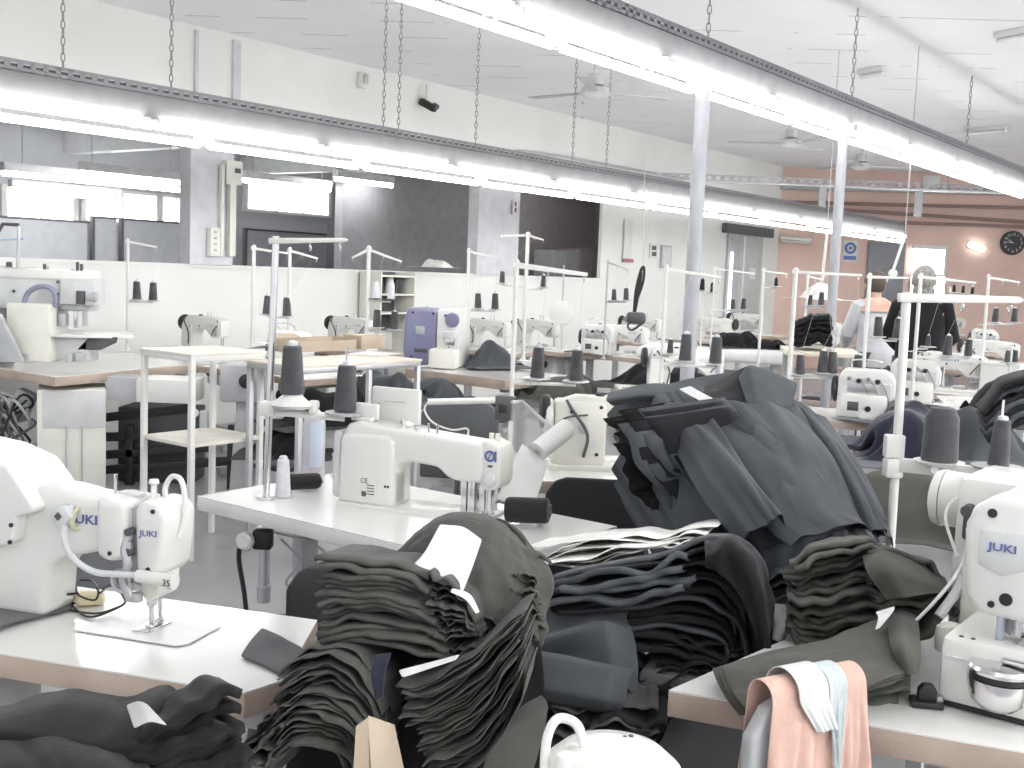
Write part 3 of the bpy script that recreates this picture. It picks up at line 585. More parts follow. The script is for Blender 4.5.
# ---------------------------------------------------------------- white table with the grey-white machine
fl2 = P(197, 496, .76); dr2 = (P(386, 541, .76)-fl2).normalized(); dd2 = Vector((-dr2.y, dr2.x, 0))
WEDGE = mat('white_table_edge', (.78, .78, .76), .3)
T2 = sewing_table('white edged sewing table carrying the bottle and the blue marked machine', [fl2, fl2+dr2*1.16, fl2+dr2*1.16+dd2*.62, fl2+dd2*.62], th=.045, edge=WEDGE, rz=math.atan2(dr2.y, dr2.x))
# under-table fittings visible at the left end
t = thing('air_unit', 'pneumatic regulator with round gauge under the white edged table', 'regulator', D(247, 540, 3.36))
MB().lathe([(.004, 0), (.028, .002), (.028, .02), (.02, .026)], (0, 0, 0), 20, (-.3, -1, 0)).obj('gauge', ENAMEL, t); MB().box((.045, .02, 0), (.06, .05, .06), .008).obj('valve_body', BLACK, t)
MB().cyl((.05, .02, -.03), (.05, .02, -.15), .018).lathe([(.02, -.2), (.022, -.15), (.018, -.145)], (.05, .02, 0)).obj('filter_bowl', ALU, t)
MB().tube([(0, .02, .01), (-.03, .02, -.05), (-.01, .03, -.2), (.0, .04, -.38), (-.03, .05, -.55)], .008, 8, 20).obj('hose', BLACK, t)
MB().tube([(.1, .03, .0), (.16, .0, -.06), (.12, .02, -.14), (.2, .03, -.2)], .004, 6, 16).obj('cable', GREYP, t); MB().tube([(.08, .03, .02), (.2, .0, .0), (.28, .02, -.06), (.36, .03, -.03)], .004, 6, 16).obj('cable', GREYP, t)
rz2 = -R(22); c2 = P(376, 503, .76); u2 = Vector((math.cos(rz2), math.sin(rz2), 0)); n2 = c2+u2*.355
M2 = thing('sewing_machine', 'grey white sewing machine with blue maker emblem beside water bottle', 'sewing machine', (n2.x, n2.y, .762), rz2)
MB().box((-.2, 0, -.002), (.50, .17, .02), .006).obj('bed', ENAMEL, M2)
b = MB(); b.prism([(-.455, .005), (-.45, .215), (-.43, .25), (-.40, .258), (-.04, .232), (.03, .228), (.03, .11), (-.06, .11), (-.085, .118), (-.12, .145), (-.215, .15), (-.245, .142), (-.262, .12), (-.262, .005)], -.06, .06, .02, seg=3); b.obj('body', ENAMEL, M2)
MB().prism([(-.452, .005), (-.447, .21), (-.42, .225), (-.285, .225), (-.262, .21), (-.262, .005)], -.072, .02, .012, seg=3).obj('column_cover', ENAMEL, M2)
MB().box((-.465, 0, .12), (.03, .125, .21), .012).obj('side_cover', LGREY, M2)
MB().prism([(.02, .10), (.02, .232), (.035, .24), (.075, .225), (.085, .2), (.082, .115), (.07, .095), (.03, .09)], -.055, .055, .014, seg=3).obj('face_plate', ENAMEL2, M2)
MB().lathe([(.022, 0), (.022, .012), (.016, .018), (.004, .02)], (.055, -.055, .125), 20, (0, -1, 0)).obj('tension_dial', LGREY, M2)
b = MB(); b.ring((.05, -.0565, .195), .014, .0035, (0, 1, 0), 18, 6); b.box((.068, -.0565, .195), (.006, .003, .032)); b.tube([(.043, -.057, .18), (.057, -.057, .21)], .002, 5); b.obj('maker_emblem', BLUE, M2)
MB().box((.052, -.056, .165), (.015, .003, .006)).obj('mark', DGREY, M2)
b = MB()
for x, w in ((-.04, .02), (-.015, .025), (.02, .02), (.045, .014)): b.box((x, -.01, .06), (w, .05, .10 if x < 0 else .08), .004)
b.obj('needle_linkage', STEEL, M2)
MB().cyl((.03, -.02, .1), (.03, -.02, .005), .006, seg=10).obj('needle_bar', STEEL, M2); MB().box((.03, -.02, .01), (.03, .06, .012), .003).obj('presser_foot', STEEL, M2)
MB().box((-.345, -.0725, .055), (.055, .002, .085), 0).obj('rating_label', PAPER, M2)
b = MB(); fr = frame((1, 0, 0), (0, 0, 1)); b.text('CE', .022, fr((-.358, -.074, .08)), .0003)
for k in range(4): b.box((-.335, -.0738, .068-.009*k), (.026, .0006, .003))
b.box((-.358, -.0738, .04), (.016, .0006, .016)); b.obj('label_print', DGREY, M2)
for x in (-.285, -.275): MB().cyl((x, -.0725, .07), (x, -.074, .07), .004, seg=10).obj('screw', BLACK, M2)
MB().tube([(-.2, -.04, .245), (-.2, -.05, .262), (-.16, -.055, .262), (-.155, -.07, .24)], .003, 6, 12).obj('thread_guide', STEEL, M2)
for x in (-.17, -.14): MB().cyl((x, -.02, .24), (x, -.02, .268), .004, seg=8).obj('thread_pin', STEEL, M2)
MB().ball((-.25, 0, .255), .016, sz=.7, n=6).obj('oil_cap', ENAMEL, M2)
for x in (.03, .05): MB().cyl((x, 0, .228), (x, 0, .255), .008, seg=10).obj('top_stud', ENAMEL2, M2)
MB().box((-.4, .0, .262), (.07, .06, .012), .003).box((-.395, .0, .285), (.08, .02, .05), .004).obj('bracket', ENAMEL, M2)
MB().box((-.33, .07, .30), (.17, .02, .115), .006).obj('control_panel', ENAMEL, M2)
b = MB(); b.box((-.385, .058, .305), (.012, .006, .004)); b.box((-.33, .058, .315), (.07, .006, .002)); b.obj('panel_print', GREYP, M2)
MB().tube([(-.30, .04, .25), (-.27, .0, .27), (-.25, -.03, .25), (-.262, -.05, .235)], .004, 6, 12).obj('cable', LGREY, M2)
# lamp bar on a black bracket behind the machine, on the mid stand
t = thing('machine_lamp', 'slim white lamp bar on black bracket behind the blue marked machine', 'lamp', D(502, 400, 4.05))
a = D(428, 402, 4.05)-D(502, 400, 4.05); MB().cyl((0, 0, 0), a, .012, seg=12).obj('lamp_bar', ENAMEL, t)
MB().box((.01, 0, -.03), (.07, .03, .09), .006).obj('bracket', DGREY, t); MB().box((.005, -.018, -.03), (.03, .006, .03), .004).obj('clamp', BLACK, t)
MB().tube([a, a+Vector((-.012, 0, -.03)), a+Vector((.02, 0, -.075)), a+Vector((.09, 0, -.10)), a+Vector((.15, 0, -.095)), a+Vector((.14, -.02, -.15))], .004, 6, 24).obj('cable', ENAMEL, t)
# objects on the white table
p = P(313, 483, .76)
t = thing('water_bottle', 'clear plastic water bottle half full with pale label on white table', 'bottle', (p.x, p.y, .761))
PLAST = mat('clear_plastic', (.70, .68, .73), .15, var=0, trans=.2); 
MB().lathe([(.03, 0), (.038, .005), (.038, .06), (.036, .065), (.038, .07), (.038, .2), (.034, .225), (.016, .25), (.013, .255), (.013, .262)], seg=28).obj('bottle_body', PLAST, t)
MB().lathe([(.028, .003), (.035, .006), (.035, .115), (.002, .115)], seg=24).obj('drink', mat('pinkish_water', (.50, .42, .46), .2, var=.02, trans=.4), t)
MB().lathe([(.016, .258), (.016, .275), (.012, .28), (.002, .28)], seg=18).obj('cap', ENAMEL, t)
b = MB(); a0, a1, nn = -100, -30, 10
vs = [(.0387*math.cos(R(a0+(a1-a0)*i/nn)), .0387*math.sin(R(a0+(a1-a0)*i/nn)), z) for i in range(nn+1) for z in (.06, .215)]
b.add(vs, [(2*i, 2*i+1, 2*i+3, 2*i+2) for i in range(nn)]); b.obj('label', mat('bottle_label', (.58, .68, .82), .5, col2=(.72, .68, .74)), t)
p = P(283, 497, .76); cone((p.x, p.y, .762), .125, 'w', 'white thread cone standing on the white table before the bottle', fat=.6)
p = P(288, 491, .76); q = P(324, 489, .76)
t = thing('thread_spool', 'black spool of thread lying on its side beside the white cone', 'spool', (p.x, p.y, .789), math.atan2(q.y-p.y, q.x-p.x))
MB().lathe([(.008, 0), (.024, 0), (.026, .01), (.026, .095), (.022, .105), (.008, .105)], seg=24, ax=(1, 0, 0)).obj('yarn', YARNB, t); MB().cyl((-.006, 0, 0), (.111, 0, 0), .010, seg=12).obj('core', DGREY, t)
p = P(330, 477, .76); t = thing('cloth_scrap', 'small pale green cloth scrap behind the bottle', 'cloth scrap', (p.x+.05, p.y, .762)); 
b = MB(); rnd = random.Random(3); b.prism([(.06*math.cos(a)*rnd.uniform(.7, 1), .04*math.sin(a)) for a in [k*.7 for k in range(9)]], 0, .008, .003, ax='z'); b.obj('scrap', mat('pale_green_cloth', (.55, .66, .6), .9), t)
p = D(505, 530, 3.22); t = thing('cloth_roll', 'black cloth roll at the right end of white edged table', 'cloth roll', (p.x, p.y, .80), R(-12))
MB().lathe([(.004, 0), (.034, .002), (.038, .01), (.038, .12), (.034, .128), (.004, .13)], seg=20, ax=(1, 0, .05)).obj('roll', YARNB, t); MB().ring((.131, 0, .006), .018, .004, (1, 0, 0), 16).obj('spiral_end', DGREY, t)
# hero stand on the white table
def hero_stand(label, foot, head, Z, arm_end, r, m, tray, armw=.009):
    a = P(*foot, .76); h = D(*head, a.y); t = thing('thread_stand', label, 'thread stand', (a.x, a.y, .761)); H = h.z-.761
    MB().cyl((0, 0, 0), (h.x-a.x, 0, H), r, seg=14).obj('pole', m, t); MB().lathe([(r*2.5, 0), (r*2.5, .008), (r*1.4, .012)], seg=16).obj('foot', m, t)
    e = D(*arm_end, a.y)-Vector((a.x, a.y, .761)); s = Vector((h.x-a.x, 0, H-.015)); v = e-s
    b = MB(); b.m = Matrix.Translation(s) @ v.to_track_quat('X', 'Z').to_matrix().to_4x4(); b.prism([(-.02, -armw), (v.length, -armw*.7), (v.length+.01, 0), (v.length, armw*.7), (-.02, armw)], -.015, .015, .003); b.obj('thread_bar', WPAINT, t)
    for f in (.5, .93): MB().ring(tuple(s+v*f+Vector((0, 0, -.02))), .012, .002, (1, 0, 0), 12).obj('thread_eye', STEEL, t)
    return t, a, H
S2, a2, H2 = hero_stand('tall chrome thread stand rising from the left of white edged table', (266, 499), (276, 236), 0, (345, 240), .011, STEEL, None)
z = D(266, 408, a2.y).z; zz = z-.761
cb = [D(292, 405, a2.y-.02), D(345, 412, a2.y+.03)]
b = MB(); b.box((.0, 0, zz), (.05, .045, .045), .006); b.obj('clamp', ENAMEL, S2)
b = MB(); q = cb[1]-Vector(S2.location); b.tube([(0, 0, zz-.01), (q.x+.0, q.y, zz-.025)], .012, 8); b.obj('spool_arm', ENAMEL, S2)
for k, c_ in enumerate(cb):
    q = c_-Vector(S2.location)
    b = MB(); b.lathe([(.004, -.012), (.06, -.008), (.062, .0), (.02, .001), (.003, .001)], q, 24); b.obj('spool_disc', GREYP, S2)
    MB().cyl((q.x, q.y, q.z), (q.x, q.y, q.z+.2), .003, seg=6).obj('spool_pin', STEEL, S2)
MB().lathe([(.062, .0), (.05, .012), (.03, .03), (.028, .034), (.01, .034)], cb[0]-Vector(S2.location)+Vector((0, 0, .001)), 24).obj('cone_seat', ENAMEL, S2)
MB().box2((.13, -.02, zz-.01), (.155, .01, zz+.03), .005).obj('end_cap', ENAMEL, S2)
cone((cb[0].x, cb[0].y, cb[0].z+.036), .155, 'd', 'large charcoal thread cone on white seat of chrome stand', fat=.74)
cone((cb[1].x, cb[1].y, cb[1].z+.003), .15, 'd', 'charcoal thread cone right of the white seated one on chrome stand', fat=.74)
# ================================================================ right hero: table, free-arm machine, stand
fl3 = P(668, 690, .76); dr3 = (P(1024, 752, .76)-fl3).normalized(); dl3 = (P(760, 650, .76)-fl3).normalized()
br3 = fl3+dl3*.62
T3 = sewing_table('white topped sewing table with plywood edge, lower right, under the folded trousers', [fl3, fl3+dr3*1.25, fl3+dr3*1.35+dl3*.95, br3+dr3*.35+dl3*.33, br3], th=.05, rz=math.atan2(dr3.y, dr3.x))
o3 = P(935, 705, .76); M3 = thing('sewing_machine', 'white free arm sewing machine on square base with chrome hook cover, far right', 'sewing machine', (o3.x, o3.y, .763), -GA)
MB().box2((0, 0, .006), (.36, .34, .125), .014).obj('base_box', ENAMEL, M3); MB().box2((.004, .006, 0), (.35, .33, .008)).obj('base_gasket', BLACK, M3)
MB().box2((.012, -.003, .09), (.08, .002, .093)).obj('base_seam', LGREY, M3)
for x in (.03, .05): MB().cyl((x, .02, .124), (x, .02, .1265), .004, seg=8).obj('screw', BLACK, M3)
b = MB(); b.lathe([(.002, -.048), (.028, -.044), (.046, -.028), (.053, -.002), (.054, .01)], (.105, -.005, .066), 32); b.obj('hook_cover', STEEL, M3)
MB().lathe([(.053, 0), (.055, .006), (.051, .012), (.002, .015)], (.105, -.005, .088), 32).obj('cover_lid', STEEL, M3)
MB().lathe([(.050, 0), (.050, .01)], (.105, -.005, .077), 32).obj('cover_gap', BLACK, M3)
b = MB(); b.prism([(.04, .175), (.03, .29), (.042, .335), (.075, .352), (.19, .352), (.21, .335), (.212, .28), (.195, .165), (.17, .145), (.065, .147)], .0, .13, .018, seg=3); b.obj('head', ENAMEL, M3)
MB().prism([(.060, .238), (.060, .297), (.135, .297), (.135, .238), (.0975, .222)], -.004, .004, .002).obj('logo_plate', LGREY, M3)
MB().text('JUKI', .019, frame((1, 0, 0), (0, 0, 1))((.097, -.0055, .270)), .0006, .02, 1.3).obj('maker_logo', BLUE, M3)
for x, z, r in ((.075, .327, .008), (.108, .182, .011), (.085, .169, .006)): MB().cyl((x, .002, z), (x, -.002, z), r, seg=16).obj('screw_hole', BLACK, M3)
MB().box2((.045, .1, .215), (.20, .50, .345), .03).obj('arm', ENAMEL, M3)
MB().box2((-.085, .34, .0), (.21, .56, .36), .025).obj('column', ENAMEL, M3)
MB().box2((-.03, .22, .05), (.04, .345, .30), .012).obj('side_guard', ENAMEL2, M3)
b = MB(); b.lathe([(.04, 0), (.056, .006), (.062, .02), (.062, .025)], (-.165, .47, .285), 32, (1, 0, 0)); b.obj('hand_wheel', ENAMEL, M3)
b = MB(); b.lathe([(.060, 0), (.059, .10), (.05, .12)], (-.138, .47, .285), 32, (1, 0, 0)); b.obj('motor_drum', ENAMEL, M3)
MB().tube([(.0, .36, .29), (-.02, .30, .275), (-.03, .26, .22), (-.035, .24, .16), (-.06, .2, .10)], .010, 8, 16).obj('conduit', LGREY, M3)
MB().tube([(.0, .38, .31), (-.08, .36, .31), (-.1, .34, .27), (-.06, .3, .2)], .0035, 6, 16).obj('cable', ENAMEL, M3)
MB().tube([(.0, .38, .29), (-.03, .3, .27), (-.035, .24, .2), (-.06, .18, .14), (-.12, .12, .05)], .0035, 6, 16).obj('cable', ENAMEL, M3)
b = MB(); b.box((-.05, .325, .27), (.022, .02, .075), .008); b.cyl((-.05, .31, .295), (-.05, .30, .295), .012); b.obj('reverse_lever', DGREY, M3)
MB().box((-.06, .339, .17), (.04, .002, .05), .002).obj('warning_label', PAPER, M3)
b = MB(); b.cyl((.135, .06, .16), (.135, .06, .09), .006, seg=10); b.cyl((.12, .06, .16), (.15, .06, .1), .005, seg=10); b.box((.145, .05, .13), (.03, .03, .03), .004); b.obj('needle_bars', STEEL, M3)
MB().box((.12, .045, .115), (.018, .012, .05), .002, rot=(0, R(40), 0)).obj('thread_plate', GREYP, M3)
MB().box((.18, .06, .125), (.025, .05, .09), .006).obj('foot_block', DGREY, M3); MB().box((.085, .06, .14), (.012, .03, .06), .002).obj('finger_guard', mat('guard_plastic', (.75, .8, .9), .1, trans=.6, var=0), M3)
MB().box((.135, .03, .108), (.06, .09, .008), .003).obj('presser_foot', STEEL, M3)
b = MB(); b.lathe([(.02, 0), (.03, .006), (.028, .03), (.022, .05), (.01, .055)], (-.02, .16, .05), 16, (-.2, 0, 1)); b.obj('oil_cup', ENAMEL2, M3)
for o in M3.children:
    if o.name.split('.')[0] in ('head', 'logo_plate', 'maker_logo', 'screw_hole', 'arm'): o.location = (-.006, 0, .030)
MB().cyl((.112, .075, .20), (.112, .075, .135), .022, seg=18).obj('needle_shaft_housing', STEEL, M3)
p = P(926, 706, .76); t = thing('table_hinge', 'black hinge bracket on table beside square machine base', 'hinge', (p.x, p.y, .761), -R(10))
MB().box((.0, 0, .006), (.055, .04, .011), .003).obj('hinge_plate', BLACK, t); MB().prism([(-.016, .01), (-.016, .03), (-.008, .04), (.008, .04), (.016, .03), (.016, .01)], -.01, .01, .003).obj('hinge_knuckle', BLACK, t)
b = MB(); b.cyl((.02, 0, .01), (.02, 0, .02), .009, seg=12); b.obj('bolt', ALU, t)
# stand at the back of this table
S3, a3, H3 = hero_stand('white thread stand at right carrying the big barrel shaped cone', (889, 566), (907, 292), 0, (1018, 300), .012, WPAINT, None, .012)
Y3 = a3.y; S3l = Vector(S3.location)
def rel3(px, py, dy=0): return D(px, py, Y3+dy)-S3l
q0, q1 = rel3(893, 464), rel3(1005, 476, -.18)
MB().box(q0+Vector((0, 0, -.01)), (.045, .045, .05), .006).obj('clamp', WPAINT, S3); MB().box(rel3(894, 446), (.05, .03, .06), .004).obj('clamp_plate', WPAINT, S3)
v = q1-q0; b = MB(); b.m = Matrix.Translation(q0) @ v.to_track_quat('X', 'Z').to_matrix().to_4x4(); b.prism([(0, -.018), (v.length, -.016), (v.length+.03, 0), (v.length, .016), (0, .018)], -.012, .012, .003); b.obj('spool_arm', WPAINT, S3)
for f in (.35, .8): MB().cyl(q0+v*f+Vector((0, -.015, 0)), q0+v*f+Vector((0, -.025, 0)), .01).obj('bolt', ALU, S3)
cA, cB = D(939, 461, Y3-.06), D(998, 466, Y3-.17)
for c_ in (cA, cB):
    MB().lathe([(.005, -.01), (.055, -.008), (.064, 0), (.02, .0015), (.004, .0015)], c_-S3l, 26).obj('spool_disc', ENAMEL if c_ is cA else GREYP, S3); MB().cyl(c_-S3l, c_-S3l+Vector((0, 0, .165)), .003, seg=6).obj('spool_pin', PAPER, S3)
t = thing('thread_cone', 'big barrel shaped charcoal thread cone wrapped in clear film on white stand', 'thread cone', (cA.x, cA.y, cA.z+.002))
MB().lathe([(.012, 0), (.044, 0), (.046, .004), (.0415, .112), (.03, .136), (.012, .14)], seg=30).obj('yarn', YARN, t); MB().lathe([(.013, .139), (.018, .142), (.016, .146), (.004, .146)], seg=14).obj('core', LGREY, t)
cone((cB.x, cB.y, cB.z+.002), .118, 'd', 'slim charcoal thread cone with pale tip beside barrel shaped cone', fat=.66)
p = D(700, 750, 2.2); t = thing('drawer_box', 'grey metal drawer box under left end of the lower right table', 'drawer', (p.x, p.y, .40), math.atan2(dr3.y, dr3.x))
MB().box((0, .12, .14), (.26, .30, .30), .008).obj('case', mat('mid_grey_metal', (.13, .135, .14), .5), t); MB().box((0, -.035, .14), (.24, .01, .26), .004).obj('drawer_front', MATS['mid_grey_metal'], t); MB().box((0, -.045, .22), (.08, .012, .015), .004).obj('handle', BLACK, t)
MB().box((.1, .12, -.2), (.05, .05, .40), .004).obj('leg', DGREY, t); MB().box((-.1, .12, -.2), (.05, .05, .40), .004).obj('leg', DGREY, t)
# ================================================================ a white round topped machine, bottom edge
c4 = D(612, 760, 1.32); t = thing('sewing_machine', 'rounded top of a white machine with wire lifting loop, bottom edge', 'sewing machine', (c4.x, c4.y, .6)); h4 = c4.z-.6
b = MB(); b.lathe([(.02, -.36), (.085, -.36), (.092, -.30), (.094, -.05), (.086, -.012), (.066, .006), (.035, .013), (.003, .015)], (0, 0, h4+.005), 40); b.obj('housing', ENAMEL, t)
b = MB(); b.tube([(-.084, -.02, h4-.02), (-.082, -.01, h4+.028), (-.069, .0, h4+.05), (-.045, .0, h4+.043), (-.034, 0, h4+.008), (-.03, .0, h4-.01)], .0062, 10, 26); b.obj('lifting_loop', ENAMEL, t)
MB().lathe([(.012, 0), (.016, .006), (.013, .02), (.002, .024)], (-.058, -.03, h4-.002), 14).obj('stud', ENAMEL, t); MB().ring((-.05, -.0, h4+.012), .009, .003, (0, 1, .3), 14).obj('eyelet', ENAMEL, t)
MB().box((-.09, -.04, h4-.035), (.05, .05, .04), .012).obj('side_boss', ENAMEL, t)
for dx, dy in ((.018, .03), (.026, .034)): MB().cyl((dx, dy, h4+.014), (dx, dy, h4+.0185), .003, seg=8).obj('screw', DGREY, t)
MB().box((0, 0, .07), (.30, .2, .12), .02).box((0, 0, -.2), (.10, .10, .5), .01).box((0, 0, -.57), (.5, .4, .05), .01).obj('pedestal', LGREY, t)
# ================================================================ chair with the peach vest
ch = D(803, 715, 1.70); t = thing('work_chair', 'grey backed chair at the lower right holding a peach vest', 'chair', (ch.x-.09, ch.y+.156, 0), R(30))
zt = 1.5-(700-283)*1.70/F
def chair_parts(t, zt, m=GREYP, w=.235):
    b = MB(); n = 12
    o = [(-w/2+.0, zt-.34), (-w/2, zt-.06), (-w/2+.03, zt-.015), (-w/2+.07, zt), (w/2-.07, zt), (w/2-.03, zt-.015), (w/2, zt-.06), (w/2, zt-.34)]
    b.prism(o, -.195, -.165, .010, seg=3); b.obj('backrest', m, t)
    MB().box((0, .03, .46), (.42, .40, .05), .02).obj('seat', m, t)
    MB().tube([(0, -.18, zt-.25), (0, -.19, .5), (0, -.14, .43), (0, 0, .42)], .014, 8, 14).obj('back_support', DGREY, t)
    for sx in (-1, 1):
        for sy in (-1, 1): MB().cyl((sx*.16, .03+sy*.15, .44), (sx*.2, .03+sy*.19, 0), .013, seg=8).obj('leg', DGREY, t)
chair_parts(t, zt)
CH = t; CHZ = zt
# vest draped over the backrest
PEACH = cloth_mat('peach_cloth', (.60, .40, .335), .2, crease=.3, crs=18); LINING = cloth_mat('pale_lining', (.50, .55, .56), .2, crease=.5, crs=22)
def over_back(x0, x1, front, back, off, name, m, par, seed, flare=0.0, cut=None):
    """a strip of cloth hung over the top of the backrest, local chair space"""
    rnd = np.random.RandomState(seed); nu, nv = 26, 44; yf, yb = -.195-off, -.165+off; r = (yb-yf)/2; L = front+math.pi*r+back
    V = np.zeros((nv, nu, 3)); ph = rnd.rand(4)*6
    for j in range(nv):
        s = L*j/(nv-1)
        if s < front: y, z = yf, zt+off*.2-r-(front-s)+r
        elif s < front+math.pi*r: a = (s-front)/r; y, z = yf+r-r*math.cos(a), zt+off*.2+r*math.sin(a)
        else: y, z = yb, zt+off*.2-(s-front-math.pi*r)
        dn = max(0, zt-z)
        for i in range(nu):
            u = i/(nu-1); x = x0+(x1-x0)*u+flare*(u-.5)*dn
            if cut: x += cut(u, dn, s < front)
            w = min(1, dn/.12)*(.010*math.sin(9*u+ph[0]+dn*6)+.006*math.sin(21*u+ph[1]-dn*9))
            V[j, i] = (x, y-(abs(w)+.002 if s < front+r else -abs(w)), z)
    return sheet(V, name, m, par, .002)
def sheet(V, name, m, parent=None, t=.003, sub=1, closed=False):
    nv, nu = V.shape[:2]; vs = [tuple(p) for p in V.reshape(-1, 3)]
    fs = [(j*nu+i, j*nu+i+1, (j+1)*nu+i+1, (j+1)*nu+i) for j in range(nv-1) for i in range(nu-1)]
    me = bpy.data.meshes.new(name); me.from_pydata(vs, [], fs); me.materials.append(m); me.polygons.foreach_set('use_smooth', [True]*len(fs))
    o = bpy.data.objects.new(name, me); COL.objects.link(o)
    if parent: o.parent = parent
    if t:
        s = o.modifiers.new('thick', 'SOLIDIFY'); s.thickness = t; s.offset = 0; s.use_rim = True
    if sub: s = o.modifiers.new('smooth', 'SUBSURF'); s.levels = sub; s.render_levels = sub
    return o
v_ = thing('vest', 'peach vest with pale lining hung over a grey chair back', 'vest', CH.location, R(30))
over_back(-.095, .025, .30, .2, .012, 'left_panel', PEACH, v_, 1, .10, lambda u, d, f: (u*max(0, .05-d*.25) if f else 0))
over_back(.042, .105, .32, .22, .013, 'right_panel', PEACH, v_, 2, .30)
over_back(.018, .058, .13, .2, .018, 'lining', LINING, v_, 3, -.2)
over_back(-.05, .012, .06, .15, .022, 'collar', mat('collar_white', (.60, .62, .60), .9), v_, 4, -.3, lambda u, d, f: d*.6 if f else 0)
# ================================================================ racks of white steel tube
def rack(foot, L, W, ztop, zsh, label, m, top_m, name='frame_rack'):
    a = P(*foot, 0); t = thing(name, label, 'rack', a, -GA); w = .028     # local x along B, y along A; the near corner post stands at the origin
    for x, y in ((0, 0), (-W, 0), (0, L), (-W, L)):
        MB().box((x, y, ztop/2-.01), (w, w, ztop-.02), .003).obj('leg', m, t)
    MB().box((-W/2, L/2, ztop-.02), (W+w, L+w, .03), .004).obj('top_frame', m, t)
    MB().box((-W/2, L/2, ztop), (W+w+.01, L+w+.01, .012), .002).obj('tabletop', top_m, t)
    if zsh: MB().box((-W/2, L/2, zsh), (W+w-.005, L+w-.005, .018), .002).obj('shelf', top_m, t)
    return t
rack((190, 561), .43, .39, 1.03, .58, 'white tubular rack table with a middle shelf, left of chrome stand', WPAINT, mat('cream_board', (.76, .72, .64), .45))
p = P(300, 367, .99); q = P(p.x, 0, 0) if False else p
def to_px(v):
    v = v-EYE; d = v.dot(fwd); return 512+F*v.dot(RI)/d, 384-F*v.dot(UP)/d
rack(to_px(Vector((p.x, p.y, 0))), .86, .37, .99, 0, 'beige topped rack table with papers and cardboard boxes on it', ALU, BEIGE)
# cardboard trays and papers on it
p = P(318, 352, .996); t = thing('cardboard_tray', 'torn open cardboard tray with white cloth inside on beige rack table', 'box', (p.x-.05, p.y+.12, .997), -GA)
for (c, s) in (((-.1, 0, .035), (.005, .5, .07)), ((.1, 0, .03), (.005, .5, .06)), ((0, -.25, .035), (.2, .005, .07)), ((0, .25, .035), (.2, .005, .07)), ((0, 0, .003), (.2, .5, .005))): MB().box(c, s).obj('panel', CARD, t)
MB().box((-.13, -.1, .075), (.08, .2, .004), 0, rot=(0, R(15), 0)).obj('flap', CARD, t)
p = P(352, 352, .996); t = thing('cardboard_box', 'small flat cardboard box beside the torn tray on beige table', 'box', (p.x+.02, p.y+.35, .997), -GA); MB().box((0, 0, .04), (.16, .2, .08), .003).obj('box', CARD, t); MB().box((0, 0, .082), (.03, .2, .003)).obj('tape', BEIGE, t)
p = P(374, 354, .996); t = MB().box((0, 0, 0), (.21, .3, .002), 0).obj('paper_sheet', PAPER); t.location = (p.x, p.y-.02, .999); t.rotation_euler = (0, 0, R(-20)); tag(t, 'white paper sheet lying on the beige rack table', 'paper')
p = P(262, 352, .996); t = MB().box((0, 0, 0), (.15, .22, .002), 0, rot=(0, R(-12), 0)).obj('paper_sheet', PAPER); t.location = (p.x, p.y+.12, 1.018); t.rotation_euler = (0, 0, R(-30)); tag(t, 'white paper with blue writing at left end of beige table', 'paper')
# ================================================================ big bartacking station, left
v0, v1 = P(55, 377, .76), P(172, 366, .76)
sewing_table('wide plywood edged table under the large bartacking machine, left', [P(-90, 353, .76), v0, v1, v1+A*.9-B*.1, P(-90, 353, .76)+A*.9], th=.06, rz=-GA, legs=0)
Yb = 7.1
def pb(mb, x0, y0, x1, y1, Y, dep, bev=.01):
    a, c = D(x0, y1, Y), D(x1, y0, Y); o = T_.location; mb.box2((a.x-o.x, Y-o.y, a.z-o.z), (c.x-o.x, Y+dep-o.y, c.z-o.z), bev); return mb
b0 = D(30, 362, Yb); T_ = BT = thing('bartack_machine', 'large grey white bartacking machine with blue hose loop, left edge', 'sewing machine', (b0.x, b0.y, .765))
pb(MB(), 6, 304, 50, 361, Yb, .3, .015).obj('control_box', ENAMEL2, T_)
pb(MB(), -60, 273, 88, 306, Yb+.15, .22, .012).obj('arm', LGREY, T_); pb(MB(), -60, 271.5, 88, 275, Yb+.14, .24, .004).obj('top_cover', ENAMEL, T_)
pb(MB(), -60, 300, -10, 364, Yb+.05, .35, .01).obj('column', LGREY, T_)
pb(MB(), 60, 280, 94, 304, Yb+.05, .2, .008).obj('head', LGREY, T_); pb(MB(), 76, 291, 84, 304, Yb+.03, .03, .003).obj('head_recess', DGREY, T_)
p = D(92, 297, Yb+.05)-T_.location; MB().lathe([(.01, -.03), (.03, -.028), (.034, 0), (.034, .03), (.01, .034)], p, 16, (1, 0, 0)).obj('knob', GREYP, T_)
pb(MB(), 62, 303, 84, 310, Yb+.08, .12, .01).obj('head_bottom', GREYP, T_)
pb(MB(), 73, 306, 77, 328, Yb+.12, .02, .004).obj('needle_bar', STEEL, T_)
for x0, x1, y0, y1 in ((52, 57, 308, 326), (58, 66, 314, 326), (82, 85, 312, 326)): pb(MB(), x0, y0, x1, y1, Yb+.1, .05, .004).obj('clamp_foot', GREYP, T_)
pb(MB(), 52, 338, 88, 360, Yb+.1, .2, .012).obj('bed', LGREY, T_)
a = [D(48, 334, Yb), D(90, 331, Yb+.05), D(134, 335, Yb+.15), D(134, 337, Yb+.55), D(50, 331, Yb+.5)]; zc = D(50, 334, Yb).z
MB().prism([(q.x-T_.location.x, q.y-T_.location.y) for q in a], zc-T_.location.z-.02, zc-T_.location.z, .004, ax='z').obj('feed_plate', ENAMEL, T_)
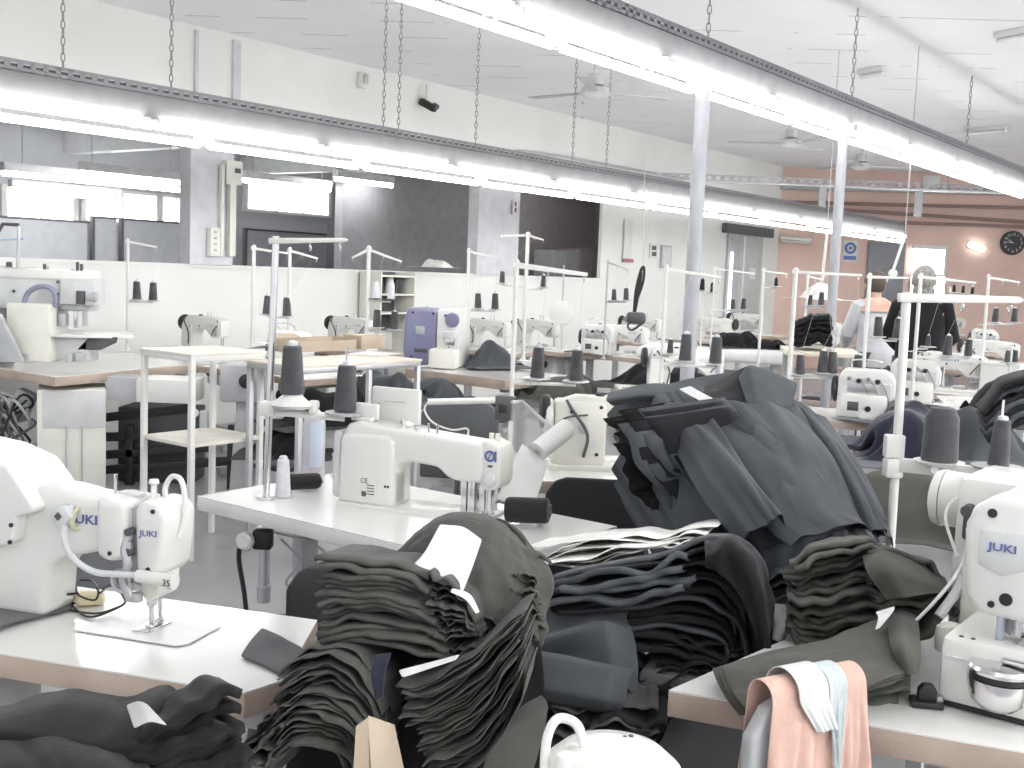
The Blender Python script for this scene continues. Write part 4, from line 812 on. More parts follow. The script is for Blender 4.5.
q = [D(x, y, Yb+.1) for x, y in ((76, 350), (88, 338), (117, 337), (115, 343), (100, 350))]; MB().prism([(v.x-T_.location.x, v.z-T_.location.z) for v in q], Yb+.1-T_.location.y, Yb+.13-T_.location.y, .003).obj('plate_bracket', DGREY, T_)
MB().tube([D(x, y, Yb+.06)-T_.location for x, y in ((24, 303), (28, 293), (38, 287), (50, 288), (56, 297), (54, 307))], .017, 8, 20).obj('blue_hose', mat('grey_blue_hose', (.25, .27, .36), .5), T_)
for x0, y0, x1, y1 in ((22, 354, 30, 363), (65, 353, 72, 362), (75, 353, 83, 362)): pb(MB(), x0, y0, x1, y1, Yb-.02, .06, .005).obj('mount', GREYP, T_)
q = [D(x, y, Yb-.1) for x, y in ((-20, 300), (0, 315), (23, 362), (-20, 362))]; MB().prism([(v.x-T_.location.x, v.z-T_.location.z) for v in q], Yb-.1-T_.location.y, Yb-.06-T_.location.y, .004).obj('grey_guard', GREYP, T_)
for x, h in ((44, 8), (47, 6), (77, 10), (81, 8), (72, 3)): pb(MB(), x-1.3, 272-h, x+1.3, 273, Yb+.25, .02, .002).obj('thread_pin', GREYP if h < 8 else DGREY, T_)
MB().tube([D(x, y, Yb+.2)-T_.location for x, y in ((0, 266), (15, 268), (35, 268), (37, 272))], .004, 5, 12).obj('thread_wire', GREYP, T_)
for x, y in ((14, 291), (58, 282), (58, 294)): p = D(x, y, Yb+.148)-T_.location; MB().cyl(p, p+Vector((0, -.006, 0)), .01, seg=10).obj('screw', DGREY, T_)
cone(D(9, 271.5, Yb+.26), .065, 'd', 'small grey thread cone on top of the bartacking machine', fat=1.1)
t = thing('thread_stand', 'grey thread stand with dark bent bar and blue card, far left edge', 'thread stand', D(18, 272, Yb+.3)); o = t.location
MB().cyl((0, 0, 0), D(19, 226, Yb+.3)-o, .012, seg=8).obj('pole', ALU, t); MB().tube([D(19, 225, Yb+.3)-o, D(3, 224, Yb+.3)-o, D(-6, 240, Yb+.3)-o], .012, 8).obj('thread_bar', DGREY, t)
MB().tube([D(-5, 240, Yb+.3)-o, D(24, 239, Yb+.3)-o], .006, 6).obj('blue_bar', mat('pale_blue_plastic', (.4, .55, .7), .4), t)
MB().box(D(-8, 255, Yb+.3)-o, (.02, .02, .6)).obj('second_pole', GREYP, t)
# cabinet beneath and dark frames
a, c = D(40, 488, 6.75), D(104, 384, 6.75)
t = thing('cabinet', 'tall white cabinet pedestal under the bartacking table', 'cabinet', ((a.x+c.x)/2, 6.75, 0), R(21)); w = c.x-a.x
MB().box2((-w/2, 0, .0), (w/2, .4, c.z-.045), .006).obj('body', ENAMEL2, t); MB().box2((-w/2+.03, -.006, c.z-.28), (w/2-.002, .0, c.z-.05), .002).obj('upper_panel', LGREY, t)
for k in (-.03, .06): MB().cyl((k*1.0, -.01, .1), (k, -.01, .45), .005, seg=6).obj('rod', GREYP, t)
t = thing('cable_bundle', 'tangle of dark cables and bent brackets beneath the left table', 'cable', D(14, 430, 6.9)); o = t.location; rnd = random.Random(8)
for k in range(9):
    pts = [D(rnd.uniform(-15, 33), rnd.uniform(392, 452), 6.8+rnd.random()*.2)-o for _ in range(5)]; MB().tube(pts, .009, 6, 24).obj('cable', [BLACK, DGREY, GREYP][k % 3], t)
MB().box(D(22, 405, 7.0)-o, (.12, .1, .2), .02, rot=(0, R(25), 0)).obj('motor', GREYP, t)
# dark steel bench frames between the cabinet and the rack
t = thing('bench_frame', 'low black steel bench frame behind the white rack', 'frame', D(170, 470, 7.2)); o = Vector((t.location.x, 7.2, 0)); t.location = o
for x0, y0, x1, y1 in ((100, 418, 190, 408), (100, 455, 215, 447), (100, 470, 240, 460), (100, 437, 150, 436)):
    a, c = D(x0, y0, 7.2)-o, D(x1, y1, 7.2)-o; b = MB(); v = c-a; b.m = Matrix.Translation(a) @ v.to_track_quat('X', 'Z').to_matrix().to_4x4(); b.box((v.length/2, 0, 0), (v.length, .05, .055), .004); b.obj('rail', BLACK, t)
for px in (130, 232): a = D(px, 440, 7.2)-o; MB().box((a.x, 0, a.z*.5+.05), (.05, .05, a.z+.1), .004).obj('post', BLACK, t)
MB().box((D(160, 440, 7.4).x-o.x, .25, .25), (.5, .3, .5), .01).obj('dark_bin', DGREY, t)
t = thing('drawer_unit', 'white drawer unit under table edge behind white rack', 'drawer', D(163, 402, 6.8)); o = t.location
a, c = D(136, 402, 6.8)-o, D(191, 381, 6.8)-o; MB().box2((a.x, 0, a.z), (c.x, .3, c.z), .006).obj('body', ENAMEL, t); MB().box2((a.x-.2, .05, a.z), (a.x, .28, c.z), .004).obj('grey_side', GREYP, t)
MB().cyl((.2, -.02, -.06), (.2, .0, -.06), .025).obj('gauge', ENAMEL, t); MB().box((.25, .02, -.12), (.05, .05, .15), .01).obj('regulator', GREYP, t)
t = thing('control_box', 'grey control box with black knob hanging under table behind rack', 'control box', D(240, 402, 6.9)); o = t.location
a, c = D(219, 402, 6.9)-o, D(266, 366, 6.9)-o; MB().box2((a.x, 0, a.z), (c.x, .25, c.z), .02).obj('case', GREYP, t); MB().lathe([(.02, 0), (.045, .005), (.045, .03), (.02, .04)], D(247, 381, 6.88)-o, 16, (0, -1, 0)).obj('knob', BLACK, t)
a = D(235, 500, 6.95)-o; MB().box((0, .12, a.z*.5), (.12, .12, -a.z), .01, rot=(0, R(4), 0)).obj('pedestal', GREYP, t)
# ================================================================ machines along the hall
def station(px, py, rz, kind, mlab, tlab, W=1.1, Dp=.55, z=.76, off=(-.12, 0), tab=True, **k):
    n = P(px, py, z); rz = R(rz); M = Matrix.Rotation(rz, 4, 'Z')
    if kind == 'lock': lockstitch(mlab, (n.x, n.y, z+.012), rz, 'sewing machines along the hall', **k)
    elif kind == 'over': overlock(mlab, (n.x, n.y, z+.004), rz, 'overlock machines along the hall', **k)
    t_ = bpy.data.objects[-1] if False else None
    if tab:
        c = n+M @ Vector((off[0], off[1], 0)); gtable(c.x, c.y, rz, W, Dp, tlab, 'sewing tables along the hall', z=z, motor=.5)
station(220, 352, -37, 'lock', 'white sewing machine with dark wheel standing against parapet at left', 'sewing table against parapet, farthest left')
station(366, 350, -37, 'lock', 'white sewing machine against parapet behind cardboard boxes', 'sewing table against the parapet behind the beige rack table')
station(552, 349, -37, 'lock', 'white sewing machine behind the tall stand, left of the round white dial', 'sewing table behind the tall stand in the middle', W=.85)
station(640, 356, -37, 'lock', 'white sewing machine with arched hose in middle, front of hanging black cable', 'sewing table with plywood edge in the middle, under arched hose machine', W=1.2)
station(661, 470, 2, 'lock', 'big white machine whose column stands left of the large coat heap', 'plywood edged table left of the large coat heap', W=1.3, Dp=.62, m=ENAMEL2)
station(975, 393, -37, 'lock', 'white sewing machine with faint blue lettering on right, behind white stand', 'plywood edged table under the blue lettered machine at right', W=1.25)
station(868, 418, -20, 'over', 'white overlock machine under the row of four cones', 'plywood edged table under the overlock machine with four cones', off=(.1, .06), W=1.3, Dp=.6)
station(916, 402, -20, 'over', 'tall white overlock seen behind the white pole at right', '', tab=False)
station(1010, 372, -37, 'lock', 'white sewing machine at right edge below the wall clock', 'sewing table at the right edge below the wall clock')
station(758, 334, -37, 'lock', 'white sewing machine with black hose behind dark rolls near grey door', 'sewing table behind white ironing board near the grey door')
station(655, 342, -37, 'lock', 'white sewing machine at the far wall under the notice board', 'sewing table at the far wall under notice board')
station(700, 340, 143, 'lock', 'white sewing machine at the wall left of the thicker post', 'sewing table at wall left of the thicker post')
station(905, 352, -37, 'over', 'white overlock machine just before the person in black', 'sewing table just before the person in black')
station(830, 345, -37, 'over', 'white overlock machine left of the person in grey vest', 'sewing table left of the person in grey vest')
station(960, 335, -37, 'lock', 'white sewing machine before pink wall at right of person in black', 'sewing table before the pink wall, right of person in black')
station(292, 372, -37, 'over', 'white overlock machine behind chrome stand beneath the twin stands', 'sewing table behind chrome stand beneath twin stands')
station(600, 354, -20, 'over', 'white overlock machine in the middle below the round white dial', '', tab=False)
station(503, 350, -37, 'lock', 'white sewing machine between purple machine and tall T shaped stand', 'sewing table between purple machine and tall T shaped stand', W=.8)
station(985, 352, -20, 'over', 'white overlock machine at right below the pink wall lamp', 'sewing table at right below the pink wall lamp', W=.9)
t = [o for o in COL.objects if o.get('label', '').startswith('big white machine whose')][0]
MB().box((-.325, 0, .125), (.20, .135, .25), .02).obj('rear_housing', ENAMEL2, t); MB().lathe([(.05, 0), (.072, .004), (.078, .012), (.078, .03), (.06, .036)], (-.425, 0, .175), 28, (-1, 0, 0)).obj('wheel_drum', ENAMEL, t)
for x, z in ((-.36, .21), (-.25, .23), (-.26, .05)): MB().cyl((x, -.067, z), (x, -.07, z), .007, seg=10).obj('screw', BLACK, t)
MB().tube([(-.30, -.07, .20), (-.38, -.085, .19), (-.42, -.08, .15), (-.41, -.07, .08)], .004, 6, 14).obj('cable', DGREY, t)
MB().box((-.3, -.0685, .09), (.07, .002, .03)).obj('rating_label', PAPER, t)
station(712, 392, 0, 'lock', 'white sewing machine with rounded arm behind large coat heap', 'sewing table behind the large coat heap', W=1.0)
n = P(975, 393, .772); t = [o for o in COL.objects if o.get('label', '').startswith('white sewing machine with faint blue')][0]
b = MB()
for k in range(6): b.box((-.23+.022*k, -.0535, .215), (.014, .002, .016 if k % 2 else .019), 0)
b.obj('maker_logo', mat('faint_blue', (.30, .36, .50), .5), t)
# purple buttonhole machine
n = P(442, 366, .76); t = thing('buttonhole_machine', 'purple and white buttonhole machine on plywood edged table', 'sewing machine', (n.x, n.y, .762), R(-14))
MB().prism([(-.25, .03), (-.265, .12), (-.255, .38), (-.23, .435), (-.03, .43), (-.0, .40), (-.0, .02), (-.17, .0)], -.16, .16, .025, seg=3).obj('purple_cover', PURPLE, t)
MB().box2((0, -.17, .0), (.17, .16, .44), .02).obj('body', ENAMEL, t)
MB().box((-.13, -.163, .27), (.07, .006, .06), .002).obj('badge', GREYP, t); MB().box((-.12, -.163, .12), (.10, .006, .03), .002).obj('slot', DGREY, t)
MB().lathe([(.02, 0), (.055, .006), (.05, .03), (.02, .035)], (.125, -.17, .36), 20, (0, -1, 0)).obj('purple_dial', PURPLE, t)
b = MB(); b.box((.12, -.2, .25), (.1, .08, .05), .008); b.obj('sewing_head', LGREY, t); MB().cyl((.11, -.2, .24), (.11, -.2, .12), .008, seg=8).box((.12, -.21, .2), (.07, .04, .06), .01).obj('needle_unit', STEEL, t)
MB().box((.1, -.19, .39), (.07, .004, .02)).obj('lettering_strip', BLUE, t)
MB().box2((-.02, -.3, .0), (.2, -.17, .15), .03).obj('clamp_bed', ENAMEL2, t)
MB().ring((-.05, .1, .42), .13, .012, (.2, 1, 0), 20, 6, 0, 180).obj('cable_arch', ENAMEL, t)
for x, z in ((-.19, .4), (-.03, .4), (-.19, .07), (-.03, .07)): MB().cyl((x, -.16, z), (x, -.166, z), .009, seg=10).obj('screw', BLACK, t)
v0 = P(415, 369, .76); v1 = P(505, 380, .76); d = (v1-v0).normalized(); e = Vector((-d.y, d.x, 0))
sewing_table('plywood edged table under purple buttonhole machine', [v0-d*.1, v1, v1+e*.7, v0-d*.1+e*.7], rz=math.atan2(d.y, d.x), th=.07)
# white ironing table
v0, v1 = P(638, 346, .86), P(792, 354, .86); d = (v1-v0).normalized(); e = Vector((-d.y, d.x, 0))
t = thing('ironing_table', 'long padded white ironing table before the thicker post', 'table', (v0+v1)/2*1, math.atan2(d.y, d.x)); t.location.z = 0; L = (v1-v0).length
MB().box((0, .3, .81), (L, .7, .11), .045, seg=4).obj('padded_top', mat('white_pad', (.8, .8, .78), .8, bump=.3, bscale=6), t)
for s in (-.4, .4):
    for y in (.1, .5): MB().box((s*L, y, .38), (.05, .05, .76), .005).obj('leg', GREYP, t)
MB().box((0, .3, .5), (L*.8, .4, .3), .02).obj('vacuum_box', GREYP, t)
# boxes at right behind
for px, py, w, h, lab, mm in ((985, 378, .11, .15, 'small white box on table right of the blue lettered machine', ENAMEL), (996, 380, .10, .17, 'second small white box, nearer right edge', PAPER), (238, 330, .26, .22, 'white carton against parapet right of the left sewing machine', ENAMEL),):
    p = P(975, 393, .765)+Matrix.Rotation(-GA, 3, 'Z') @ Vector((.16 if px < 990 else .32, .1, 0)); t = thing('storage_box', lab, 'box', p, -GA); MB().box((0, 0, h/2), (w, w, h), .006).obj('body', mm, t); MB().box((0, 0, h), (w+.01, w+.01, .02), .004).obj('lid', mm, t)
# wall shelf niche with cones
q0, z0 = onwall(361, 312, WP+.05); q1, z1 = onwall(396, 272, WP+.05)
t = thing('shelf_unit', 'dark open shelf with thread cones set in front of parapet', 'shelf', G(WP+.03, q0), -GA); L = q1-q0
MB().box((.01, L/2, (z0+z1)/2-.1), (.02, L, z1-z0+.2), .002).obj('back_panel', DGREY, t)
for f in (0, .5, 1): MB().box((.15, L/2, z0+(z1-z0)*f*.9), (.3, L, .02), .002).obj('shelf_board', ENAMEL2, t)
for y in (0, L): MB().box((.15, y, z1/2), (.3, .02, z1), .002).obj('side_panel', ENAMEL2, t)
for k in range(3): pt = G(WP+.2, q0+L*(.2+.3*k), z0+(z1-z0)*.45+.012); cone(pt, .17, 'w' if k % 2 else 'd', ['charcoal cone at the left of the dark shelf', 'white cone in the middle of dark shelf', 'charcoal cone at the right of the dark shelf'][k], fat=.9)
# ---------------------------------------------------------------- thread stands through the hall
SG, CGp = 'thread stands through the hall', 'thread cones on the stands'
stand_px((128, 240), 8.6, [(157, 244)], [(137, 299, 18, 'd'), (153, 300, 18, 'd')], 'white thread stand left, against the parapet with two cones', ['charcoal cone, left pin of the stand at the left parapet', 'charcoal cone, right pin of the stand at the left parapet'], r=.012, base=.76)
stand_px((254, 247), 8.0, [(289, 250)], [], 'plain white thread stand, left of twin stands behind chrome pole', [], r=.014)
stand_px((290, 249), 7.8, [(318, 255)], [(267, 314, 19, 'd'), (287, 316, 19, 'd')], 'white thread stand right of chrome pole with two cones', ['charcoal cone left of chrome pole', 'charcoal cone just right of chrome pole'], r=.012)
stand_px((369, 248), 7.4, [(402, 258), (352, 254)], [(376, 298, 16, 'w'), (391, 299, 16, 'w'), (377, 327, 18, 'd'), (394, 329, 18, 'd')], 'white thread stand before the dark shelf carrying four cones', ['white cone, left of pair before dark shelf', 'white cone, right of pair before dark shelf', 'charcoal cone, left one under white pair', 'charcoal cone, right one under white pair'], r=.014)
stand_px((469, 250), 8.6, [(500, 256)], [(478, 308, 15, 'd'), (495, 309, 16, 'd')], 'white thread stand right of the purple machine', ['charcoal cone, left pin behind purple machine', 'charcoal cone, right pin behind purple machine'], r=.012)
stand_px((528, 234), 9.2, [(500, 233), (544, 237)], [(502, 283, 12, 'd'), (543, 287, 12, 'd')], 'tall T shaped white thread stand before the grey pillar', ['charcoal cone on left arm of T shaped stand', 'charcoal cone on right arm of T shaped stand'], r=.016)
stand_px((517, 262), 4.15, [(588, 268)], [(537, 377, 31, 'd'), (576, 380, 31, 'd')], 'tall white thread stand in the middle, behind the blue marked machine', ['charcoal cone, left of two on the middle stand', 'charcoal cone, right of two on the middle stand'], r=.009, armr=.007, m=WPAINT)
stand_px((608, 261), 9.8, [(629, 267)], [(614, 300, 11, 'd'), (626, 300, 12, 'd')], 'grey thread stand left of the hanging black cable', ['charcoal cone, left pin beside hanging black cable', 'charcoal cone, right pin beside hanging black cable'], r=.008, m=GREYP)
stand_px((667, 267), 5.6, [(722, 273)], [(670, 353, 14, 'd'), (685, 360, 27, 'd'), (715, 363, 27, 'd')], 'white thread stand left of the thicker post', ['short charcoal cone left of two tall ones', 'charcoal cone, left of two above the coat heap', 'charcoal cone, right of two above the coat heap'], r=.011)
stand_px((796, 270), 6.3, [(862, 271)], [(800, 374, 20, 'd'), (822, 372, 22, 'd'), (832, 373, 22, 'd'), (857, 376, 22, 'd')], 'white thread stand beside the dark cloth stack, four cones', ['charcoal cone, first from left of the four', 'charcoal cone, second from left of the four', 'charcoal cone, third from left of the four', 'charcoal cone, last at right of the four'], r=.013)
stand_px((870, 275), 6.9, [(909, 274)], [(878, 336, 20, 'd'), (897, 338, 20, 'd')], 'white thread stand in front of the person in grey vest', ['charcoal cone before the grey vest person', 'charcoal cone before the person in black'], r=.012, base=0)
stand_px((921, 275), 7.0, [(976, 279)], [(928, 346, 11, 'd'), (947, 355, 20, 'd'), (968, 356, 17, 'd')], 'white thread stand in front of the person in black', ['short charcoal cone right of white pole', 'charcoal cone above the blue lettered machine', 'charcoal cone at right above the blue lettered machine'], r=.012, base=0)
stand_px((989, 276), 8.0, [(1020, 279)], [(995, 322, 14, 'd'), (1014, 322, 14, 'd')], 'white thread stand right, under the wall clock', ['charcoal cone, left pin under the wall clock', 'charcoal cone, right pin under the wall clock'], r=.011)
stand_px((715, 267), 9.6, [(755, 271)], [(733, 309, 10, 'd'), (743, 309, 11, 'd')], 'thin white thread stand before the grey sliding door', ['charcoal cone, left one before the grey door', 'charcoal cone, right one before the grey door'], r=.008, base=0)
stand_px((764, 270), 9.0, [(788, 271)], [(776, 286, 8, 'b')], 'white thread stand between grey door and pink wall', ['small black cone near the hall corner'], r=.012, base=0)
stand_px((808, 275), 8.8, [(824, 277)], [(810, 305, 10, 'd'), (821, 305, 13, 'd')], 'white thread stand left of the farther post', ['charcoal cone, left one beside farther post', 'charcoal cone, right one beside farther post'], r=.010, base=0)
stand_px((704, 282), 10.2,  [], [(702, 290, 11, 'b'), (712, 292, 9, 'b')], 'small thread rack right of the thicker post', ['black cone, left on small rack by thicker post', 'black cone, right on small rack by thicker post'], r=.008, base=0)
stand_px((950, 288), 9.0, [], [(954, 292, 7, 'b'), (963, 293, 7, 'b'), (972, 294, 7, 'b')], 'small thread rack before pink wall right of the window', ['black cone, left of three against pink wall', 'black cone, middle of three against pink wall', 'black cone, right of three against pink wall'], r=.008, base=0)
stand_px((1012, 345), 7.4, [], [(1007, 362, 12, 'd'), (1015, 362, 12, 'd')], 'low thread stand at the right edge', ['charcoal cone, left one at the right edge', 'charcoal cone, right one at the right edge'], r=.008)
# hanging coiled black cable, white pull cords, round dial
t = thing('hanging_cable', 'coiled black cable hanging before the white end wall', 'cable', D(635, 300, 9.3)); o = t.location
MB().tube([D(x, y, 9.3)-o for x, y in ((634, 312), (636, 290), (641, 270), (644, 268), (643, 282), (637, 300), (634, 314), (637, 285), (641, 272), (639, 290), (635, 312))], .012, 6, 60).obj('coil', BLACK, t)
MB().tube([D(x, y, 9.3)-o for x, y in ((643, 268), (644, 250), (644, 215), (645, 150))], .004, 5, 10).obj('cord', GREYP, t)
MB().box(D(636, 318, 9.3)-o, (.16, .1, .1), .03).obj('iron', DGREY, t)
MB().tube([D(x, y, 9.3)-o for x, y in ((636, 318), (628, 325), (632, 330), (644, 322))], .01, 6, 16).obj('hose', DGREY, t)
for k, (xa, ya, xb, yb, Y, lab) in enumerate(((905, 236, 893, 271, 9.5, 'white pull cord with round tag hanging by the slate door'), (827, 232, 820, 300, 9.8, 'slanting white cord hanging left of the safety sign'))):
    a, c = D(xa, ya, Y), D(xb, yb, Y); t = thing('pull_cord', lab, 'cord', a); MB().tube([(0, 0, 0), c-a], .012, 6).obj('cord', ENAMEL, t)
    if k == 0: MB().cyl(c-a+Vector((0, -.02, -.02)), c-a+Vector((0, .02, -.02)), .035).obj('tag', ENAMEL, t)
    MB().cyl((0, 0, 0), (0, 0, CZ-a.z), .004, seg=4).obj('upper_cord', GREYP, t)
p = P(562, 352, .76); t = thing('round_dial', 'round white dial disc on a thin rod before the parapet', 'dial', p, 0); c = D(562, 313, p.y)-p
MB().lathe([(.10, -.02), (.115, 0), (.11, .02), (.02, .025)], c, 28, (0, -1, 0)).obj('dial', ENAMEL, t); MB().cyl((0, 0, 0), c, .012, seg=8).obj('rod', ENAMEL, t); MB().cyl(c, c+Vector((0, 0, .45)), .008, seg=6).obj('upper_rod', GREYP, t)
# leaves of a dust sheet on the parapet
# ---------------------------------------------------------------- the paper and clear shield left of the coat heap
t = thing('paper_roll', 'white paper roll tilted on the clear shield behind blue marked machine', 'paper roll', D(552, 441, 3.55)); a, c = D(537, 452, 3.5)-t.location, D(567, 428, 3.6)-t.location
b = MB(); ax = (c-a).normalized(); n_ = (c-a).length; q = ax; b.lathe([(.013, 0), (.033, 0), (.033, n_), (.013, n_), (.013, 0)], a, 24, tuple(ax)); b.obj('roll', PAPER, t); MB().cyl(c-ax*.005, c+ax*.002, .012, seg=12).obj('core', DGREY, t)
def sheet_px(name, corners, Ys, m, label, cat, wob=.01, nu=14, nv=18, t=.0012, seed=0):
    c = [D(x, y, Y) for (x, y), Y in zip(corners, Ys)]; o = (c[0]+c[2])/2; rnd = np.random.RandomState(seed); ph = rnd.rand(3)*6
    V = np.zeros((nv, nu, 3))
    for j in range(nv):
        for i in range(nu):
            u, v = i/(nu-1), j/(nv-1); p = (c[0]*(1-u)+c[1]*u)*(1-v)+(c[3]*(1-u)+c[2]*u)*v-o
            w = wob*(math.sin(5*u+3*v+ph[0])+.5*math.sin(11*v-4*u+ph[1])); V[j, i] = (p.x, p.y+w, p.z+w*.3)
    ob = sheet(V, name, m, None, t); ob.location = o; tag(ob, label, cat); return ob
sheet_px('pattern_paper', ((522, 443), (549, 462), (531, 516), (496, 499)), (3.52, 3.5, 3.3, 3.32), PAPER, 'hanging white paper sheet between blue marked machine and paper roll', 'paper', .004)
t = thing('clear_shield', 'clear plastic shield tilted behind the blue marked machine', 'shield', D(530, 440, 3.7)); o = t.location
q = [D(x, y, Y)-o for x, y, Y in ((512, 402, 3.75), (522, 401, 3.8), (552, 428, 3.7), (540, 470, 3.6), (506, 470, 3.6))]
b = MB(); b.add([tuple(v) for v in q]+[tuple(v+Vector((0, .006, 0))) for v in q], [(0, 1, 2, 3, 4), (9, 8, 7, 6, 5)]+[(i, (i+1) % 5, (i+1) % 5+5, i+5) for i in range(5)]); b.obj('plate', mat('clear_acrylic', (.9, .9, .9), .08, trans=.9, var=0), t)
MB().tube([q[0], q[1], q[2]], .006, 6).obj('edge_strip', ALU, t)
# dark chair backs
def chair_px(x0, y0, x1, y1, Y, lab, m, rz):
    a, c = D(x0, y1, Y), D(x1, y0, Y); t = thing('work_chair', lab, 'chair', ((a.x+c.x)/2, Y+.18, 0), R(rz)); chair_parts(t, c.z, m, c.x-a.x); return t
DCH = mat('charcoal_upholstery', (.035, .037, .04), .85, bump=.1, bscale=300)
chair_px(547, 481, 652, 540, 3.75, 'dark upholstered chair back below the plywood edge, left of coat heap', DCH, -4)
chair_px(281, 567, 352, 640, 2.75, 'charcoal chair back left of the folded bundle stack', DCH, 4)
chair_px(425, 402, 506, 470, 4.7, 'wide dark chair back behind the white lamp bar', mat('slate_upholstery', (.10, .105, .11), .8), -8)
# eyeglasses on the near left table
p = P(92, 604, .76); t = thing('eyeglasses', 'black framed eyeglasses resting on yellow chalk, near left table', 'glasses', (p.x, p.y, .763), 0); o = t.location
def eg(px, py, z): return P(px, py, z)-o
b = MB(); b.tube([eg(x, y, z) for x, y, z in ((79, 580, .80), (92, 581, .80), (98, 590, .80), (95, 600, .785), (80, 596, .785), (76, 588, .795), (79, 580, .80))], .0022, 6, 30); b.obj('lens_frame', BLACK, t)
b = MB(); b.tube([eg(x, y, z) for x, y, z in ((103, 589, .80), (113, 585, .80), (124, 598, .79), (121, 606, .78), (90, 617, .765), (72, 605, .765), (76, 603, .768))], .0022, 6, 30); b.obj('lens_frame', BLACK, t)
MB().tube([eg(x, y, z) for x, y, z in ((97, 589, .80), (100, 593, .798), (104, 590, .80))], .0022, 6).obj('bridge', BLACK, t)
MB().tube([eg(x, y, z) for x, y, z in ((78, 593, .795), (50, 597, .79), (30, 600, .785), (25, 597, .785), (23, 588, .79))], .0025, 6, 20).obj('temple', BLACK, t)
MB().tube([eg(x, y, z) for x, y, z in ((121, 606, .78), (100, 613, .77), (80, 612, .764), (60, 607, .764))], .0022, 6, 20).obj('temple', BLACK, t)
p = P(88, 606, .76); t = MB().box((0, 0, .012), (.06, .045, .024), .010, seg=3).obj('tailor_chalk', mat('yellow_chalk', (.72, .64, .42), .8)); t.location = (p.x, p.y+.01, .762); t.rotation_euler = (0, 0, R(25)); tag(t, 'worn lump of yellow tailor chalk beneath the eyeglasses', 'chalk')
# ================================================================ cloth
C_OL = cloth_mat('olive_charcoal_cloth', (.072, .073, .065), .1, crease=.15, crs=10)
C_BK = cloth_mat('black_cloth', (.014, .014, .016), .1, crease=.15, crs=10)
C_BL = cloth_mat('slate_cloth', (.066, .073, .081), .1, crease=.10, crs=8)
C_BL2 = cloth_mat('dark_slate_cloth', (.042, .046, .051), .1, crease=.12, crs=9)
C_OL2 = cloth_mat('faded_olive_cloth', (.088, .088, .076), .1, crease=.15, crs=10)
C_NV = cloth_mat('navy_cloth', (.025, .027, .045), .3, crease=.3, crs=16)
C_WH = cloth_mat('white_interlining', (.78, .77, .74), .1, crease=.3, crs=20)
def tnet(net, nu, nv):
    """smooth surface through a net of points (rows along v, columns along u)"""
    rows = [cat_rom(r, nu) for r in net]; V = np.array(rows); out = np.zeros((nv, nu, 3))
    for i in range(nu): out[:, i] = cat_rom(list(V[:, i]), nv)
    return out
def lnet(net, nu, nv, it=3):
    V = np.array(net); n, m = V.shape[:2]; fu = np.linspace(0, m-1, nu); fv = np.linspace(0, n-1, nv)
    X = np.array([[[np.interp(u, np.arange(m), r[:, k]) for k in range(3)] for u in fu] for r in V]); out = np.array([[np.interp(v, np.arange(n), X[:, i, k]) for i in range(nu) for k in range(3)] for v in fv]).reshape(nv, nu, 3)
    for _ in range(it): out[1:-1] = out[1:-1]*.5+.25*(out[:-2]+out[2:]); out[:, 1:-1] = out[:, 1:-1]*.5+.25*(out[:, :-2]+out[:, 2:])
    return out
def wpts(row, mode): return [tuple(D(a, b, c)) if mode == 'Y' else tuple(P(a, b, c)) for a, b, c in row]
def ridges(V, rnd, amp, fu, fv, sharp=1.0, n=5):
    """folds: sums of sharpened waves across the cloth, pushed along its normals"""
    nv, nu = V.shape[:2]; u = np.linspace(0, 1, nu)[None, :]; v = np.linspace(0, 1, nv)[:, None]; h = np.zeros((nv, nu))
    for k in range(n):
        a = rnd.uniform(.5, 1)*fu*(1+k*.55); c = rnd.uniform(-1, 1)*fv; p = rnd.rand()*6.28
        w = np.sin(a*u+c*v+p+.7*np.sin(2.3*v+rnd.rand()*6)); w = 2*np.abs(np.sin(.5*(a*u+c*v+p+.7*np.sin(2.3*v+p*3))))**.8-1.3 if k % 2 else np.sign(w)*np.abs(w)**sharp; h += w*(.3+.7*np.abs(np.sin(v*rnd.uniform(1, 3.5)+rnd.rand()*6)))/(1+k*.8)
    du = np.gradient(V, axis=1); dv = np.gradient(V, axis=0); nn = np.cross(du, dv); nn /= np.linalg.norm(nn, axis=2, keepdims=True)+1e-9
    if nn[..., 2].mean() < 0: nn = -nn
    return V+nn*(h*amp)[..., None]
def cloth(V, name, m, label, cat='garment', group=None, t=.0025, sub=1, parent=None):
    V = np.array(V); o = V.reshape(-1, 3).mean(0); ob = sheet(V-o, name, m, parent, t, sub); ob.location = o
    if label: tag(ob, label, cat, group)
    return ob
